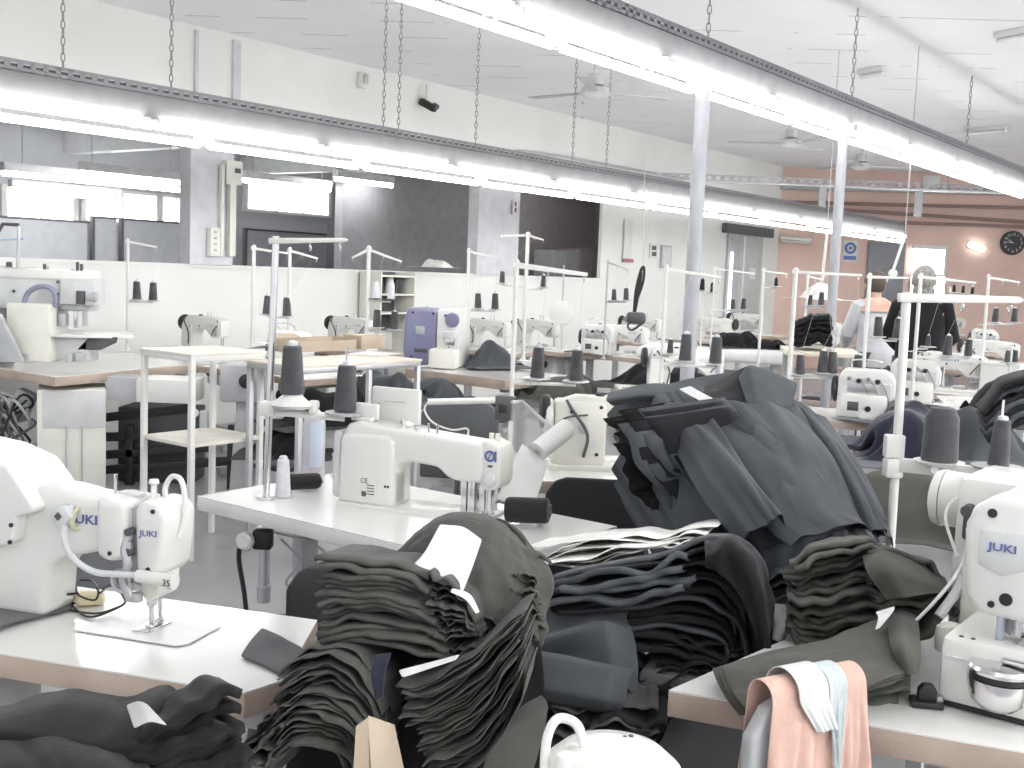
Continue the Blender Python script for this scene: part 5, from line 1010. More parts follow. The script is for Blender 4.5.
def layers(name, label, cat, group, lo, hi, n, back, m, mode='Y', t=.0022, fold=0, wave=.004, wf=9, jit=.012, seed=0, nu=56, nv=9, mats=None, droop=0, Ys=(2, 2), end=.03, labels=None):
    """a bundle of n cut pieces: the front edge of each follows a curve between lo and hi, the cloth runs back from it"""
    rnd = np.random.RandomState(seed); back = np.array(back, float)
    def c3(c, Y): return [np.array(D(p[0], p[1], p[2] if len(p) > 2 else Y)) for p in c]
    L = cat_rom(c3(lo, Ys[0]), 40); H = cat_rom(c3(hi, Ys[1]), 40); ph = rnd.rand(6)*6.28; outs = []; gapm = np.linalg.norm(H-L, axis=1).mean()/max(n, 2)*.8
    ga = np.linspace(0, 1, 240); span = np.linalg.norm(np.stack([np.interp(ga*39, np.arange(40), (H-L)[:, k]) for k in range(3)], 1), axis=1); prev = None
    for i in range(n):
        f = i/(n-1) if n > 1 else 0; C = L*(1-f)+H*f; s0, s1 = rnd.rand()*end, 1-rnd.rand()*end
        uu = np.linspace(s0, s1, nu)*39; C = np.stack([np.interp(uu, np.arange(40), C[:, k]) for k in range(3)], 1)
        T = np.gradient(C, axis=0); T /= np.linalg.norm(T, axis=1, keepdims=True)+1e-9; bk = back/np.linalg.norm(back); N = np.cross(T, bk[None]); N *= np.where((N[:, 2:3] < 0) & (np.abs(N[:, 2:3]) > .05), -1, 1); N /= np.linalg.norm(N, axis=1, keepdims=True)+1e-9
        if N[:, 2].mean() < 0: N = -N
        u = np.linspace(0, 1, nu); dl = f*2.2+rnd.normal()*.25
        wa = wave*(np.sin(wf*ga+ph[0]+dl)+.6*np.sin(2.1*wf*ga+ph[1]-dl*1.7)+.35*np.sin(4.3*wf*ga+ph[2]+rnd.rand()*3))
        wa = wa+sum(rnd.uniform(-1, 1)*gapm*np.exp(-((ga-rnd.rand())/rnd.uniform(.05, .22))**2) for _ in range(4))
        tot = f*span+wa; gmin = np.minimum(fold+t+.0006, .85*span/max(n-1, 1))
        if prev is not None: tot = np.maximum(tot, prev+gmin)
        prev = tot; w = np.interp(uu/39, ga, tot-f*span)
        e = jit*(1.3*np.sin(5*u+rnd.rand()*6)*.5+rnd.normal()*.8+.25*np.sin(23*u+rnd.rand()*6))
        Lb = np.linalg.norm(back)
        if fold:      # doubled cloth, the fold facing the viewer
            ss = np.concatenate([np.linspace(1, 0, nv), np.linspace(0, 1, nv)[1:]]); gg = np.concatenate([np.full(nv, .5), np.full(nv-1, -.5)]); gg[nv-2:nv+1] = [.46, 0, -.46]; ss[nv-2] = .02; ss[nv] = .02
        else: ss = np.linspace(0, 1, nv); gg = np.zeros(nv)
        V = np.zeros((len(ss), nu, 3))
        for j, (s, g) in enumerate(zip(ss, gg)):
            off = (w+g*fold+wave*.5*s*np.sin(3*s+ph[3]+8*uu/39))[:, None]
            V[j] = C+N*off+bk[None]*(s*Lb+(1-s)*e)[:, None]+np.array([0, 0, -droop*s*s])
        lab = labels[i] if labels else label
        outs.append(cloth(V, name, (mats[i % len(mats)] if mats else m), lab, cat, group, t, 0))
    return outs
def drape(hf, x0, x1, y0, y1, z0, n=44, comp=.93, seed=0, it=110, fric=.55, stiff=.3):
    """a sheet let fall on a height field: position based, with friction"""
    rnd = np.random.RandomState(seed); m = int(n*(y1-y0)/(x1-x0)); X, Yg = np.meshgrid(np.linspace(x0, x1, n), np.linspace(y0, y1, m)); dx = (x1-x0)/(n-1); dy = (y1-y0)/(m-1)
    p = np.stack([X, Yg, np.full_like(X, z0)], 2); cx, cy = (x0+x1)/2, (y0+y1)/2
    p[..., 0] = cx+(p[..., 0]-cx)*comp; p[..., 1] = cy+(p[..., 1]-cy)*comp
    for k in range(5): p[..., 2] += .012*np.sin(rnd.uniform(-30, 30)*X+rnd.uniform(-30, 30)*Yg+rnd.rand()*6)
    p += rnd.normal(size=p.shape)*.002; q = p.copy(); dd = math.hypot(dx, dy)
    def con(a, b, L, k):
        d = b-a; l = np.linalg.norm(d, axis=-1, keepdims=True)+1e-9; c = d*(k*.5*(l-L)/l); a += c; b -= c
    for s in range(it):
        v = (p-q)*.96; q = p.copy(); p = p+v; p[..., 2] -= .0016
        for r in range(7):
            for o in (0, 1):
                con(p[:, o:-1:2][:, :p[:, o+1::2].shape[1]], p[:, o+1::2], dx, 1); con(p[o:-1:2][:p[o+1::2].shape[0]], p[o+1::2], dy, 1)
                A_, B_ = p[o:-1:2, :-1][:p[o+1::2, 1:].shape[0]], p[o+1::2, 1:]; con(A_, B_, dd, .35)
                A_, B_ = p[o:-1:2, 1:][:p[o+1::2, :-1].shape[0]], p[o+1::2, :-1]; con(A_, B_, dd, .35)
            if r % 3 == 0:
                for o in range(4):
                    a = p[:, o:-3:4]; b = p[:, o+3::4]; k = min(a.shape[1], b.shape[1]); con(a[:, :k], b[:, :k], 3*dx, stiff)
                    a = p[o:-3:4]; b = p[o+3::4]; k = min(a.shape[0], b.shape[0]); con(a[:k], b[:k], 3*dy, stiff)
            h = hf(p[..., 0], p[..., 1]); hit = p[..., 2] < h; p[..., 2] = np.where(hit, h, p[..., 2])
            p[..., :2] = np.where(hit[..., None], p[..., :2]*(1-fric)+q[..., :2]*fric, p[..., :2])
    return p
def pic(V, g=.012):      # height field of a settled sheet, for the next one to fall on
    def raster(base):
        xs = V[..., 0].ravel(); ys = V[..., 1].ravel(); x0, y0 = xs.min(), ys.min(); nx, ny = int((xs.max()-x0)/g)+2, int((ys.max()-y0)/g)+2
        H = np.full((ny, nx), -9.); 
        W = V
        for a in (0, .33, .66):
            for b in (0, .33, .66):
                q = W[:-1, :-1]*(1-a)*(1-b)+W[1:, :-1]*a*(1-b)+W[:-1, 1:]*(1-a)*b+W[1:, 1:]*a*b
                np.maximum.at(H, (((q[..., 1]-y0)/g).astype(int).ravel(), ((q[..., 0]-x0)/g).astype(int).ravel()), q[..., 2].ravel())
        def f(x, y):
            i = ((x-x0)/g).astype(int); j = ((y-y0)/g).astype(int); ok = (i >= 0) & (i < nx) & (j >= 0) & (j < ny)
            return np.maximum(base(x, y), np.where(ok, H[np.clip(j, 0, ny-1), np.clip(i, 0, nx-1)]+.005, -9))
        return f
    return raster
def mound(cx, cy, rx, ry, h, z0, pw=.5):
    return lambda x, y: z0+h*np.clip(1-((x-cx)/rx)**2-((y-cy)/ry)**2, 0, 1)**pw
# ---------------------------------------------------------------- carriers for the heaps (low benches, mostly hidden)
def bench(cx, cy, w, d, z, rz, label):
    t = thing('low_bench', label, 'bench', (cx, cy, 0), rz); MB().box((0, 0, z-.015), (w, d, .03), .004).obj('top', BEIGE, t)
    for x in (-1, 1):
        for y in (-1, 1): MB().box((x*(w/2-.04), y*(d/2-.04), z/2-.015), (.04, .04, z-.03), .003).obj('leg', GREYP, t)
    return t
bench(-.21, 1.86, .34, .52, .58, 0, 'low bench under the tall folded bundles in the middle')
bench(.21, 2.46, .36, .56, .42, 0, 'low bench under the black and white cloth pile in the middle')
bench(.98, 3.22, .70, .70, .34, R(-30), 'low bench under the large heap of coats')
bench(-.58, 1.24, .62, .56, .74, 0, 'low bench under the black trousers in the lower left corner')
# ---------------------------------------------------------------- tall stack of bundles
gb = 'cut pieces in the tall bundle stack'
layers('folded_piece', 'olive charcoal folded piece in flat upper left bundle of the tall stack', 'cloth', gb+', upper left', [(308, 650), (360, 640), (420, 650), (452, 662)], [(310, 560), (355, 565), (400, 571), (434, 584)], 13, (.03, .20, -.030), C_OL, fold=.007, wave=.0025, wf=5, jit=.014, seed=3, Ys=(1.70, 1.74), end=.10)
layers('ruffled_piece', 'olive charcoal ruffled end piece right of the flat bundle in the tall stack', 'cloth', gb+', ruffled ends', [(428, 662), (450, 655), (480, 648)], [(425, 572), (452, 590), (478, 622)], 12, (.02, .18, -.03), C_OL, wave=.0035, wf=8, jit=.016, seed=5, Ys=(1.71, 1.73), end=.10)
layers('folded_piece', 'olive charcoal piece in curved lower right bundle of the tall stack', 'cloth', gb+', lower right', [(428, 785), (470, 768), (508, 724), (530, 672)], [(391, 688), (430, 679), (480, 650), (526, 610)], 24, (.02, .20, -.03), C_OL, wave=.0026, wf=7, jit=.018, seed=7, Ys=(1.60, 1.64), end=.09)
layers('folded_piece', 'olive charcoal piece in sagging lower left bundle of the tall stack', 'cloth', gb+', lower left', [(248, 800), (285, 752), (318, 742), (346, 764), (362, 810)], [(280, 672), (305, 650), (340, 650), (372, 678), (392, 720)], 24, (.02, .2, -.03), C_OL, wave=.0035, wf=8, jit=.018, seed=9, Ys=(1.56, 1.66), end=.08)
layers('ruffled_piece', 'frayed charcoal piece low beside the plywood table corner', 'cloth', gb+', outer left', [(228, 800), (250, 770), (275, 760)], [(252, 735), (272, 705), (300, 690)], 8, (.02, .16, -.03), C_OL, wave=.0035, wf=8, jit=.016, seed=10, Ys=(1.52, 1.62), end=.1)
# the humped roll behind, three sheets fallen over each other
c = D(464, 600, 2.02); zt = D(464, 510, 2.02).z; hf = mound(c.x, c.y, .155, .19, zt-.62-.02, .62, .33)
for k in range(3):
    V = drape(hf, c.x-.225, c.x+.20, c.y-.25, c.y+.30, zt+.06, 46, .86, 20+k, 100, .5); hf = pic(V)(hf)
    cloth(V, 'humped_cloth', C_OL, ['olive charcoal cloth, innermost of humped roll in tall stack', 'olive charcoal cloth in the middle of humped roll in tall stack', 'olive charcoal cloth outermost on the humped roll carrying the white sheet'][k], 'cloth', 'cloths of the humped roll')
layers('ruffled_piece', 'olive charcoal ruffled edge piece at right of the humped roll', 'cloth', gb+', right ruffles', [(500, 640), (522, 632), (546, 625)], [(510, 572), (528, 576), (541, 592)], 9, (.0, .16, -.03), C_OL, wave=.003, wf=9, jit=.014, seed=12, Ys=(1.86, 1.9), end=.15)
V = tnet([wpts(r, 'Y') for r in ([(440, 524, 1.90), (462, 526, 1.89), (482, 540, 1.87)], [(425, 552, 1.83), (452, 558, 1.82), (473, 566, 1.81)], [(412, 566, 1.80), (440, 584, 1.775), (463, 592, 1.77)])], 14, 18)
cloth(ridges(V, np.random.RandomState(2), .0018, 5, 3), 'paper_sheet', PAPER, 'white paper sheet lying on the humped roll of the tall stack', 'paper', t=.001)
V = tnet([wpts(r, 'Y') for r in ([(398, 670, 1.60), (430, 662, 1.60), (460, 654, 1.60)], [(402, 678, 1.585), (432, 668, 1.585), (456, 660, 1.585)])], 12, 4); cloth(V, 'paper_sheet', PAPER, 'torn white paper strip between the bundles of the tall stack', 'paper', t=.001)
V = tnet([wpts(r, 'Y') for r in ([(452, 588, 1.70), (470, 594, 1.70), (480, 612, 1.70)], [(450, 592, 1.685), (466, 600, 1.685), (476, 614, 1.685)])], 12, 4); cloth(V, 'paper_sheet', PAPER, 'curled white paper edge at right of the flat bundle', 'paper', t=.001)
V = tnet([wpts(r, 'Y') for r in ([(374, 655, 1.58), (392, 652, 1.58)], [(371, 675, 1.56), (386, 672, 1.56)], [(375, 700, 1.57), (383, 698, 1.57)])], 6, 14); cloth(V, 'ribbon', C_NV, 'navy ribbon loop hanging between lower bundles of tall stack', 'ribbon', t=.003)
q = [D(x, y, 1.50) for x, y in ((356, 727), (368, 718), (370, 790), (352, 790))]; q2 = [D(x, y, Y) for x, y, Y in ((368, 716, 1.5), (374, 715, 1.5), (410, 790, 1.56), (372, 790, 1.5))]
t = thing('cardboard_piece', 'folded cardboard piece standing before the tall stack at bottom', 'cardboard', q[1])
for nm, qq in (('left_flap', q), ('right_flap', [D(368, 717, 1.5), D(394, 726, 1.56), D(408, 790, 1.57), D(372, 790, 1.5)])):
    b = MB(); vs = [tuple(v-q[1]) for v in qq]; b.add(vs+[(a, b_+.005, c_) for a, b_, c_ in vs], [(0, 1, 2, 3), (7, 6, 5, 4), (0, 4, 5, 1), (1, 5, 6, 2), (2, 6, 7, 3), (3, 7, 4, 0)]); b.obj(nm, CARD, t)
V = tnet([wpts(r, 'Y') for r in ([(310, 672, 1.86), (400, 640, 1.84), (540, 640, 1.80)], [(296, 720, 1.82), (400, 700, 1.80), (545, 690, 1.78)], [(276, 830, 1.76), (400, 830, 1.72), (548, 830, 1.74)])], 40, 30)
cloth(ridges(V, np.random.RandomState(14), .008, 14, 6, .7, 6), 'draped_cloth', C_BK, 'added black sheet standing in for shade between bundles of the tall stack', 'cloth')  # filler sheet whose black stands for the shade in the gaps
V = tnet([wpts(r, 'Y') for r in ([(500, 726, 1.66), (522, 706, 1.70), (542, 694, 1.74)], [(492, 745, 1.62), (524, 728, 1.66), (548, 712, 1.70)], [(470, 800, 1.58), (500, 790, 1.6), (530, 780, 1.64)])], 16, 16)
cloth(ridges(V, np.random.RandomState(15), .002, 5, 4), 'folded_piece', C_OL, 'flat olive charcoal piece tucked right of the lower right bundle', 'cloth')
# ---------------------------------------------------------------- black trousers, lower left corner
C_BK2 = cloth_mat('washed_black_cloth', (.018, .019, .018), .1, crease=.15, crs=10)
for lab, net, sd, dz in (
    ('black trousers at the bottom edge, lower left corner', [[(-60, 748, 1.46), (20, 738, 1.46), (90, 745, 1.46), (150, 760, 1.46)], [(-60, 780, 1.36), (30, 768, 1.36), (90, 772, 1.36), (150, 785, 1.36)], [(-60, 850, 1.25), (30, 840, 1.25), (100, 840, 1.25), (160, 840, 1.27)]], 91, 0),
    ('washed black trousers with pale label on top, lower left corner', [[(-60, 716, 1.66), (20, 700, 1.66), (75, 691, 1.67), (130, 694, 1.67), (170, 689, 1.67), (190, 704, 1.66)], [(-60, 722, 1.54), (20, 712, 1.54), (75, 706, 1.54), (130, 712, 1.54), (170, 704, 1.55), (196, 716, 1.55)], [(-60, 736, 1.47), (20, 730, 1.47), (75, 738, 1.46), (120, 740, 1.46), (160, 738, 1.48), (196, 745, 1.48)], [(-60, 748, 1.46), (20, 741, 1.46), (75, 752, 1.45), (120, 756, 1.45), (160, 758, 1.46), (196, 768, 1.46)]], 92, 0)):
    V = tnet([wpts(r, 'Y') for r in net], 60, 44); V = ridges(V, np.random.RandomState(sd), .0035, 16, 9, .8, 6); cloth(V, 'trousers', C_BK2, lab, 'trousers')
layers('trousers', 'black folded trouser leg with its end toward the plywood table, lower left', 'trousers', 'folded trouser legs, lower left', [(130, 815), (180, 800), (220, 782), (252, 762)], [(92, 775), (140, 748), (190, 716), (226, 697), (247, 700)], 6, (-.07, .12, -.03), C_BK2, fold=.013, wave=.003, wf=6, jit=.014, seed=15, Ys=(1.40, 1.46), end=.05)
V = tnet([wpts(r, 'Y') for r in ([(126, 705, 1.432), (138, 701, 1.432), (147, 704, 1.432)], [(134, 729, 1.37), (150, 722, 1.37), (168, 726, 1.37)])], 8, 8); cloth(V, 'cloth_label', cloth_mat('grey_label', (.50, .50, .49), .1), 'pale grey label patch on charcoal trousers, lower left', 'label', t=.0012)
# scraps on the near table
V = tnet([wpts(r, 'z') for r in ([(262, 628, .765), (285, 638, .768), (308, 650, .765)], [(250, 642, .766), (276, 652, .765), (304, 668, .768)], [(240, 657, .764), (268, 668, .766), (294, 684, .764)])], 12, 12); cloth(ridges(V, np.random.RandomState(1), .0015, 6, 4), 'cloth_scrap', cloth_mat('grey_scrap', (.085, .088, .092), .3), 'square dark grey cloth scrap on near left table', 'cloth scrap', t=.002)
V = tnet([wpts(r, 'z') for r in ([(-30, 607, .766), (20, 600, .767), (78, 592, .766)], [(-30, 640, .766), (20, 622, .768), (70, 610, .766)])], 14, 8); cloth(ridges(V, np.random.RandomState(4), .0015, 6, 4), 'cloth_scrap', cloth_mat('grey_scrap', (.085, .088, .092), .3), 'long dark grey cloth strip under the eyeglasses', 'cloth scrap', t=.002)
V = tnet([wpts(r, 'Y') for r in ([(48, 545, 2.75), (90, 540, 2.75), (140, 545, 2.75)], [(50, 590, 2.70), (95, 590, 2.70), (142, 580, 2.7)])], 16, 10); cloth(ridges(V, np.random.RandomState(6), .004, 6, 4), 'hanging_cloth', cloth_mat('grey_hanging', (.16, .165, .175), .3), 'grey cloth hanging behind the near left sewing machine', 'cloth')
# ---------------------------------------------------------------- black and white pile in the middle
g2 = 'cut pieces in the black and white pile'
layers('cut_piece', 'black cut piece in the right folded over part of black and white pile', 'cloth', g2+', right', [(560, 655), (620, 650), (680, 652), (712, 668), (722, 700)], [(532, 582), (600, 566), (668, 550), (714, 538), (752, 552), (771, 600), (774, 655)], 12, (.05, .30, -.065), C_BK, fold=.008, wave=.004, wf=8, jit=.015, seed=21, Ys=(2.24, 2.32), end=.05, mats=[C_BK, C_BK, C_BL])
layers('cut_piece', 'white interlining sheet among the dark cloth at top of the middle pile', 'cloth', g2+', white sheets', [(526, 570), (590, 562), (660, 552), (706, 546)], [(522, 548), (590, 541), (660, 535), (718, 529)], 6, (.06, .22, -.03), C_WH, wave=.003, wf=8, jit=.03, seed=23, Ys=(2.50, 2.62), end=.12)
layers('cut_piece', 'slate grey folded piece at front edge of middle pile', 'cloth', g2+', front edge', [(524, 608), (590, 600), (650, 592), (690, 588)], [(540, 590), (600, 576), (660, 566), (705, 558)], 4, (.05, .22, -.05), C_BL, fold=.012, wave=.003, wf=8, jit=.02, seed=25, Ys=(2.18, 2.26), end=.15)
layers('cut_piece', 'black piece in the shaded lower right of the middle pile', 'cloth', g2+', lower right', [(610, 740), (650, 735), (690, 715), (712, 694)], [(640, 640), (680, 640), (720, 648), (752, 655)], 9, (.03, .3, -.06), C_BK, wave=.006, wf=9, jit=.02, seed=27, Ys=(2.1, 2.26), end=.1)
layers('cut_piece', 'frayed black piece low in front of the middle pile', 'cloth', g2+', low front', [(480, 800), (540, 795), (610, 790), (672, 785)], [(528, 700), (580, 710), (620, 712), (668, 716)], 8, (.03, .22, -.03), C_BK, wave=.006, wf=11, jit=.02, seed=29, Ys=(1.86, 1.98), end=.12, mats=[C_BK, C_OL])
for lab, net, sd in (('flat slate cloth band across upper front of middle pile', [[(548, 592, 2.46), (620, 572, 2.5), (702, 556, 2.5)], [(550, 602, 2.36), (620, 586, 2.36), (698, 572, 2.36)], [(552, 611, 2.30), (620, 598, 2.29), (692, 584, 2.29)], [(552, 617, 2.31), (620, 606, 2.30), (690, 592, 2.30)]], 7),
    ('narrow slate cloth band behind the other, below white sheets of middle pile', [[(640, 560, 2.60), (680, 549, 2.62), (716, 542, 2.62)], [(632, 572, 2.48), (676, 563, 2.48), (712, 556, 2.48)], [(630, 578, 2.45), (676, 570, 2.45), (710, 564, 2.45)]], 8)):
    cloth(ridges(tnet([wpts(r, 'Y') for r in net], 36, 20), np.random.RandomState(sd), .002, 8, 4), 'draped_cloth', C_BL, lab, 'cloth')
V = lnet([wpts(r, 'Y') for r in ([(518, 610, 2.30), (560, 606, 2.32), (600, 604, 2.34), (630, 606, 2.34)], [(518, 640, 2.22), (556, 634, 2.20), (590, 622, 2.22), (626, 618, 2.26)], [(519, 652, 2.12), (562, 634, 2.12), (606, 618, 2.14), (634, 636, 2.2)], [(520, 660, 2.16), (560, 654, 2.16), (610, 652, 2.12), (638, 668, 2.14)], [(522, 690, 2.14), (560, 684, 2.14), (612, 676, 2.10), (637, 698, 2.12)])], 40, 40)
cloth(ridges(V, np.random.RandomState(8), .0015, 6, 5, .7), 'draped_cloth', C_BL, 'slate cloth with broad folds draped over front of middle pile', 'cloth')
V = lnet([wpts(r, 'Y') for r in ([(512, 646, 2.10), (560, 654, 2.08), (612, 664, 2.05), (634, 670, 2.07)], [(512, 652, 2.02), (560, 660, 2.01), (612, 670, 2.0), (630, 676, 2.03)], [(514, 684, 1.98), (560, 692, 1.97), (606, 700, 1.96), (624, 702, 1.99)], [(516, 696, 2.0), (560, 704, 1.99), (604, 711, 1.98), (622, 710, 2.0)], [(522, 702, 2.1), (560, 708, 2.08), (602, 714, 2.06), (620, 712, 2.06)])], 36, 34)
cloth(ridges(V, np.random.RandomState(9), .0015, 6, 5, .7), 'draped_cloth', C_BL, 'lower slate cloth flap hanging at front of middle pile', 'cloth')
V = tnet([wpts(r, 'Y') for r in ([(705, 540, 2.35), (735, 535, 2.32), (760, 560, 2.3), (774, 600, 2.3)], [(704, 552, 2.22), (730, 548, 2.2), (756, 575, 2.19), (773, 640, 2.2)], [(706, 566, 2.22), (728, 580, 2.2), (750, 620, 2.19), (768, 680, 2.2)])], 30, 24)
cloth(ridges(V, np.random.RandomState(11), .005, 10, 9, .6, 8), 'draped_cloth', C_BK, 'black cloth folded over the right shoulder of middle pile', 'cloth')
V = tnet([wpts(r, 'Y') for r in ([(770, 600, 2.36), (785, 606, 2.36)], [(774, 620, 2.33), (790, 622, 2.33)], [(772, 640, 2.33), (782, 642, 2.33)])], 8, 14); cloth(ridges(V, np.random.RandomState(3), .006, 9, 7), 'tape', C_WH, 'crumpled white tape between middle pile and the olive bundles', 'tape', t=.002)
# ---------------------------------------------------------------- the large heap of coats
NET = [[(612, 404, 3.45), (660, 388, 3.5), (742, 372, 3.55), (800, 402, 3.62)], [(640, 452, 3.2), (695, 440, 3.08), (772, 418, 3.15), (842, 440, 3.38)], [(676, 515, 2.95), (745, 492, 2.80), (815, 475, 2.86), (872, 492, 3.12)], [(712, 572, 2.82), (775, 556, 2.66), (842, 542, 2.72), (893, 548, 2.95)]]
base = tnet([wpts(r, 'Y') for r in NET], 60, 60); rnd = np.random.RandomState(31); NL = 11; base_r = ridges(tnet([wpts(r, 'Y') for r in NET], 110, 90), np.random.RandomState(104), .008, 17, 7, .7, 8)
def sub_patch(V, u0, u1, v0, v1, nu, nv, skew=0):
    n, m = V.shape[:2]; out = np.zeros((nv, nu, 3))
    for j in range(nv):
        for i in range(nu):
            v = v0+(v1-v0)*j/(nv-1); u = u0+(u1-u0)*i/(nu-1)+skew*(j/(nv-1)-.5); fu, fv = u*(m-1), v*(n-1)
            i0 = int(min(max(fu, 0), m-2)); j0 = int(min(max(fv, 0), n-2)); a, b = fu-i0, fv-j0
            p = V[j0, i0]*(1-a)*(1-b)+V[j0, i0+1]*a*(1-b)+V[j0+1, i0]*(1-a)*b+V[j0+1, i0+1]*a*b
            out[j, i] = p
    return out
HL = ['bottom coat of the large heap, mostly hidden', 'slate coat near the bottom of large heap']
for k in range(NL):
    f = k/(NL-1); dz = -.022*(NL-1-k)-.05*(1-f)**2; u0 = .0+.14*(1-f)+rnd.uniform(-.03, .03); u1 = 1.0+rnd.uniform(-.05, .05); v0 = rnd.uniform(-.02, .05); v1 = 1.12-.24*f+rnd.uniform(-.04, .05)
    V = sub_patch(base_r, u0, u1, v0, v1, 60, 66, .10*(1-f)+rnd.uniform(-.03, .05)); V[..., 2] += dz
    V = ridges(V, np.random.RandomState(100+k), .002, 9, 5, .7, 3)
    d = np.linspace(0, 1, 60)[None, :]; V[..., 2] -= .10*np.clip(.10-d, 0, 1)/.1*.35+.05*np.clip(d-.92, 0, 1)/.08
    V[..., 2] -= (np.clip(np.linspace(0, 1, 66)-.93, 0, 1)/.07*.03)[:, None]
    cloth(V, 'coat', C_BL if k % 3 else C_BL2, 'slate coat lying under others in the large sloping heap' if k < NL-1 else 'topmost slate coat of the large sloping heap', 'coat', 'coats in the large heap' if k < NL-1 else None)
# upper layers: front panels and collar, overlapping flaps
for lab, net, seed, m in (
    ('slate coat front panel lying across middle of large heap', [[(700, 402, 3.30), (760, 408, 3.22), (800, 420, 3.30)], [(730, 455, 2.98), (790, 450, 2.95), (835, 455, 3.08)], [(765, 520, 2.70), (812, 512, 2.72), (858, 505, 2.86)], [(790, 545, 2.62), (835, 535, 2.66), (876, 528, 2.80)]], 51, C_BL),
    ('slate sleeve running down the left face of large heap', [[(650, 402, 3.33), (672, 396, 3.33), (690, 398, 3.33)], [(672, 440, 3.05), (700, 432, 3.04), (722, 432, 3.06)], [(700, 490, 2.82), (735, 478, 2.78), (755, 478, 2.82)], [(742, 545, 2.64), (770, 528, 2.60), (786, 520, 2.62)]], 52, C_BL),
    ('dark slate panel under the white tag on large heap', [[(690, 400, 3.36), (725, 396, 3.36), (765, 405, 3.34)], [(705, 425, 3.16), (745, 424, 3.12), (790, 432, 3.16)], [(735, 452, 2.98), (775, 452, 2.95), (815, 450, 3.05)]], 53, C_BL2),
    ('long slate sleeve hanging on the right edge of large heap', [[(790, 412, 3.42), (812, 416, 3.40), (830, 430, 3.45)], [(820, 450, 3.12), (845, 455, 3.12), (860, 470, 3.2)], [(850, 500, 2.88), (872, 505, 2.90), (884, 520, 2.98)], [(868, 535, 2.76), (885, 538, 2.78), (893, 545, 2.86)]], 54, C_BL)):
    V = tnet([wpts(r, 'Y') for r in net], 34, 46); V[..., 2] += .016
    V = ridges(V, np.random.RandomState(seed), .006, 11, 7, .7, 7); e = np.abs(np.linspace(-1, 1, 34))[None, :]; V[..., 2] -= .028*np.clip(e-.75, 0, 1)/.25
    cloth(V, 'coat', m, lab, 'coat')
rnd = np.random.RandomState(77)
for k, (u0, u1, v0, v1, sk) in enumerate(((.02, .16, .10, .92, .05), (.12, .27, .16, .98, .06), (.24, .36, .06, .84, .08), (.62, .70, .30, .90, .10), (.74, .86, .25, .93, .08), (.88, .99, .12, .97, .04))):
    V = sub_patch(base, u0, u1, v0, v1, 18, 50, sk); V[..., 2] += .006+.004*(k % 3)
    V = ridges(V, np.random.RandomState(200+k), .0035, 5, 5, .7, 5); e = np.abs(np.linspace(-1, 1, 18))[None, :]; V[..., 2] -= .022*np.clip(e-.7, 0, 1)/.3
    cloth(V, 'coat', C_BL if k % 3 != 1 else C_BL2, ['slate coat edge, leftmost long strip on the sloping heap', 'dark coat placket, second long strip on left of sloping heap', 'slate sleeve, third long strip from left on the sloping heap', 'narrow slate strip in the middle of the sloping heap', 'slate strip right of middle on the sloping heap', 'slate strip along the right border of sloping heap'][k], 'coat')
V = lnet([wpts(r, 'Y') for r in ([(738, 384, 3.50), (752, 372, 3.56), (775, 380, 3.58), (797, 390, 3.58)], [(738, 380, 3.40), (748, 368, 3.42), (773, 376, 3.44), (797, 387, 3.46)], [(741, 390, 3.30), (752, 384, 3.30), (774, 391, 3.32), (795, 398, 3.36)], [(746, 406, 3.23), (758, 410, 3.21), (776, 411, 3.23), (790, 411, 3.28)], [(748, 411, 3.24), (760, 414, 3.22), (776, 415, 3.24), (787, 414, 3.29)])], 34, 34, 2); V[..., 2] += .012
cloth(ridges(V, np.random.RandomState(61), .0012, 5, 4), 'coat', C_BL, 'raised slate collar flap on the very top of large heap', 'coat', t=.004)
V = lnet([wpts(r, 'Y') for r in ([(690, 396, 3.42), (716, 384, 3.48), (746, 369, 3.45)], [(698, 402, 3.31), (724, 392, 3.34), (748, 374, 3.40)], [(712, 404, 3.26), (734, 401, 3.26), (750, 396, 3.28)], [(722, 408, 3.24), (740, 409, 3.22), (754, 410, 3.22)])], 30, 24, 2); V[..., 2] += .008
cloth(ridges(V, np.random.RandomState(63), .0015, 5, 4), 'coat', C_BK, 'dark inside fold of the collar on top of large heap', 'coat', t=.004)
V = tnet([wpts(r, 'Y') for r in ([(608, 396, 3.42), (650, 388, 3.44), (705, 392, 3.44)], [(606, 404, 3.34), (650, 398, 3.33), (708, 402, 3.33)], [(612, 410, 3.36), (650, 406, 3.35), (702, 408, 3.34)])], 30, 14); V[..., 2] += .012
cloth(ridges(V, np.random.RandomState(62), .003, 4, 9), 'coat', C_BL, 'folded slate waistband at the upper left end of large heap', 'coat', t=.003)
V = tnet([wpts(r, 'Y') for r in ([(678, 399, 3.27), (690, 396, 3.27)], [(688, 405, 3.2), (700, 402, 3.2)], [(702, 413, 3.13), (713, 409, 3.13)])], 6, 12); V[..., 2] += .03; cloth(V, 'paper_tag', PAPER, 'long white paper tag near the top of large heap', 'tag', t=.001)
g3 = 'hem layers of the large heap'
layers('coat', 'dark coat edge running diagonally down left face of large heap', 'coat', g3+', left face', [(628, 428), (668, 500), (716, 572), (780, 612)], [(636, 404), (688, 468), (732, 528), (790, 566)], 15, (.26, .12, .03), C_BL, wave=.008, wf=9, jit=.03, seed=33, Ys=(2.98, 3.0), end=.10, mats=[C_BK, C_BL, C_BK])
layers('coat', 'black gathered coat end sticking out at upper left of large heap', 'coat', g3+', gathered ends', [(622, 446), (645, 486), (668, 520)], [(606, 406), (640, 432), (672, 476)], 10, (.22, .12, .03), C_BK, wave=.006, wf=9, jit=.03, seed=34, Ys=(3.1, 3.15), end=.12)
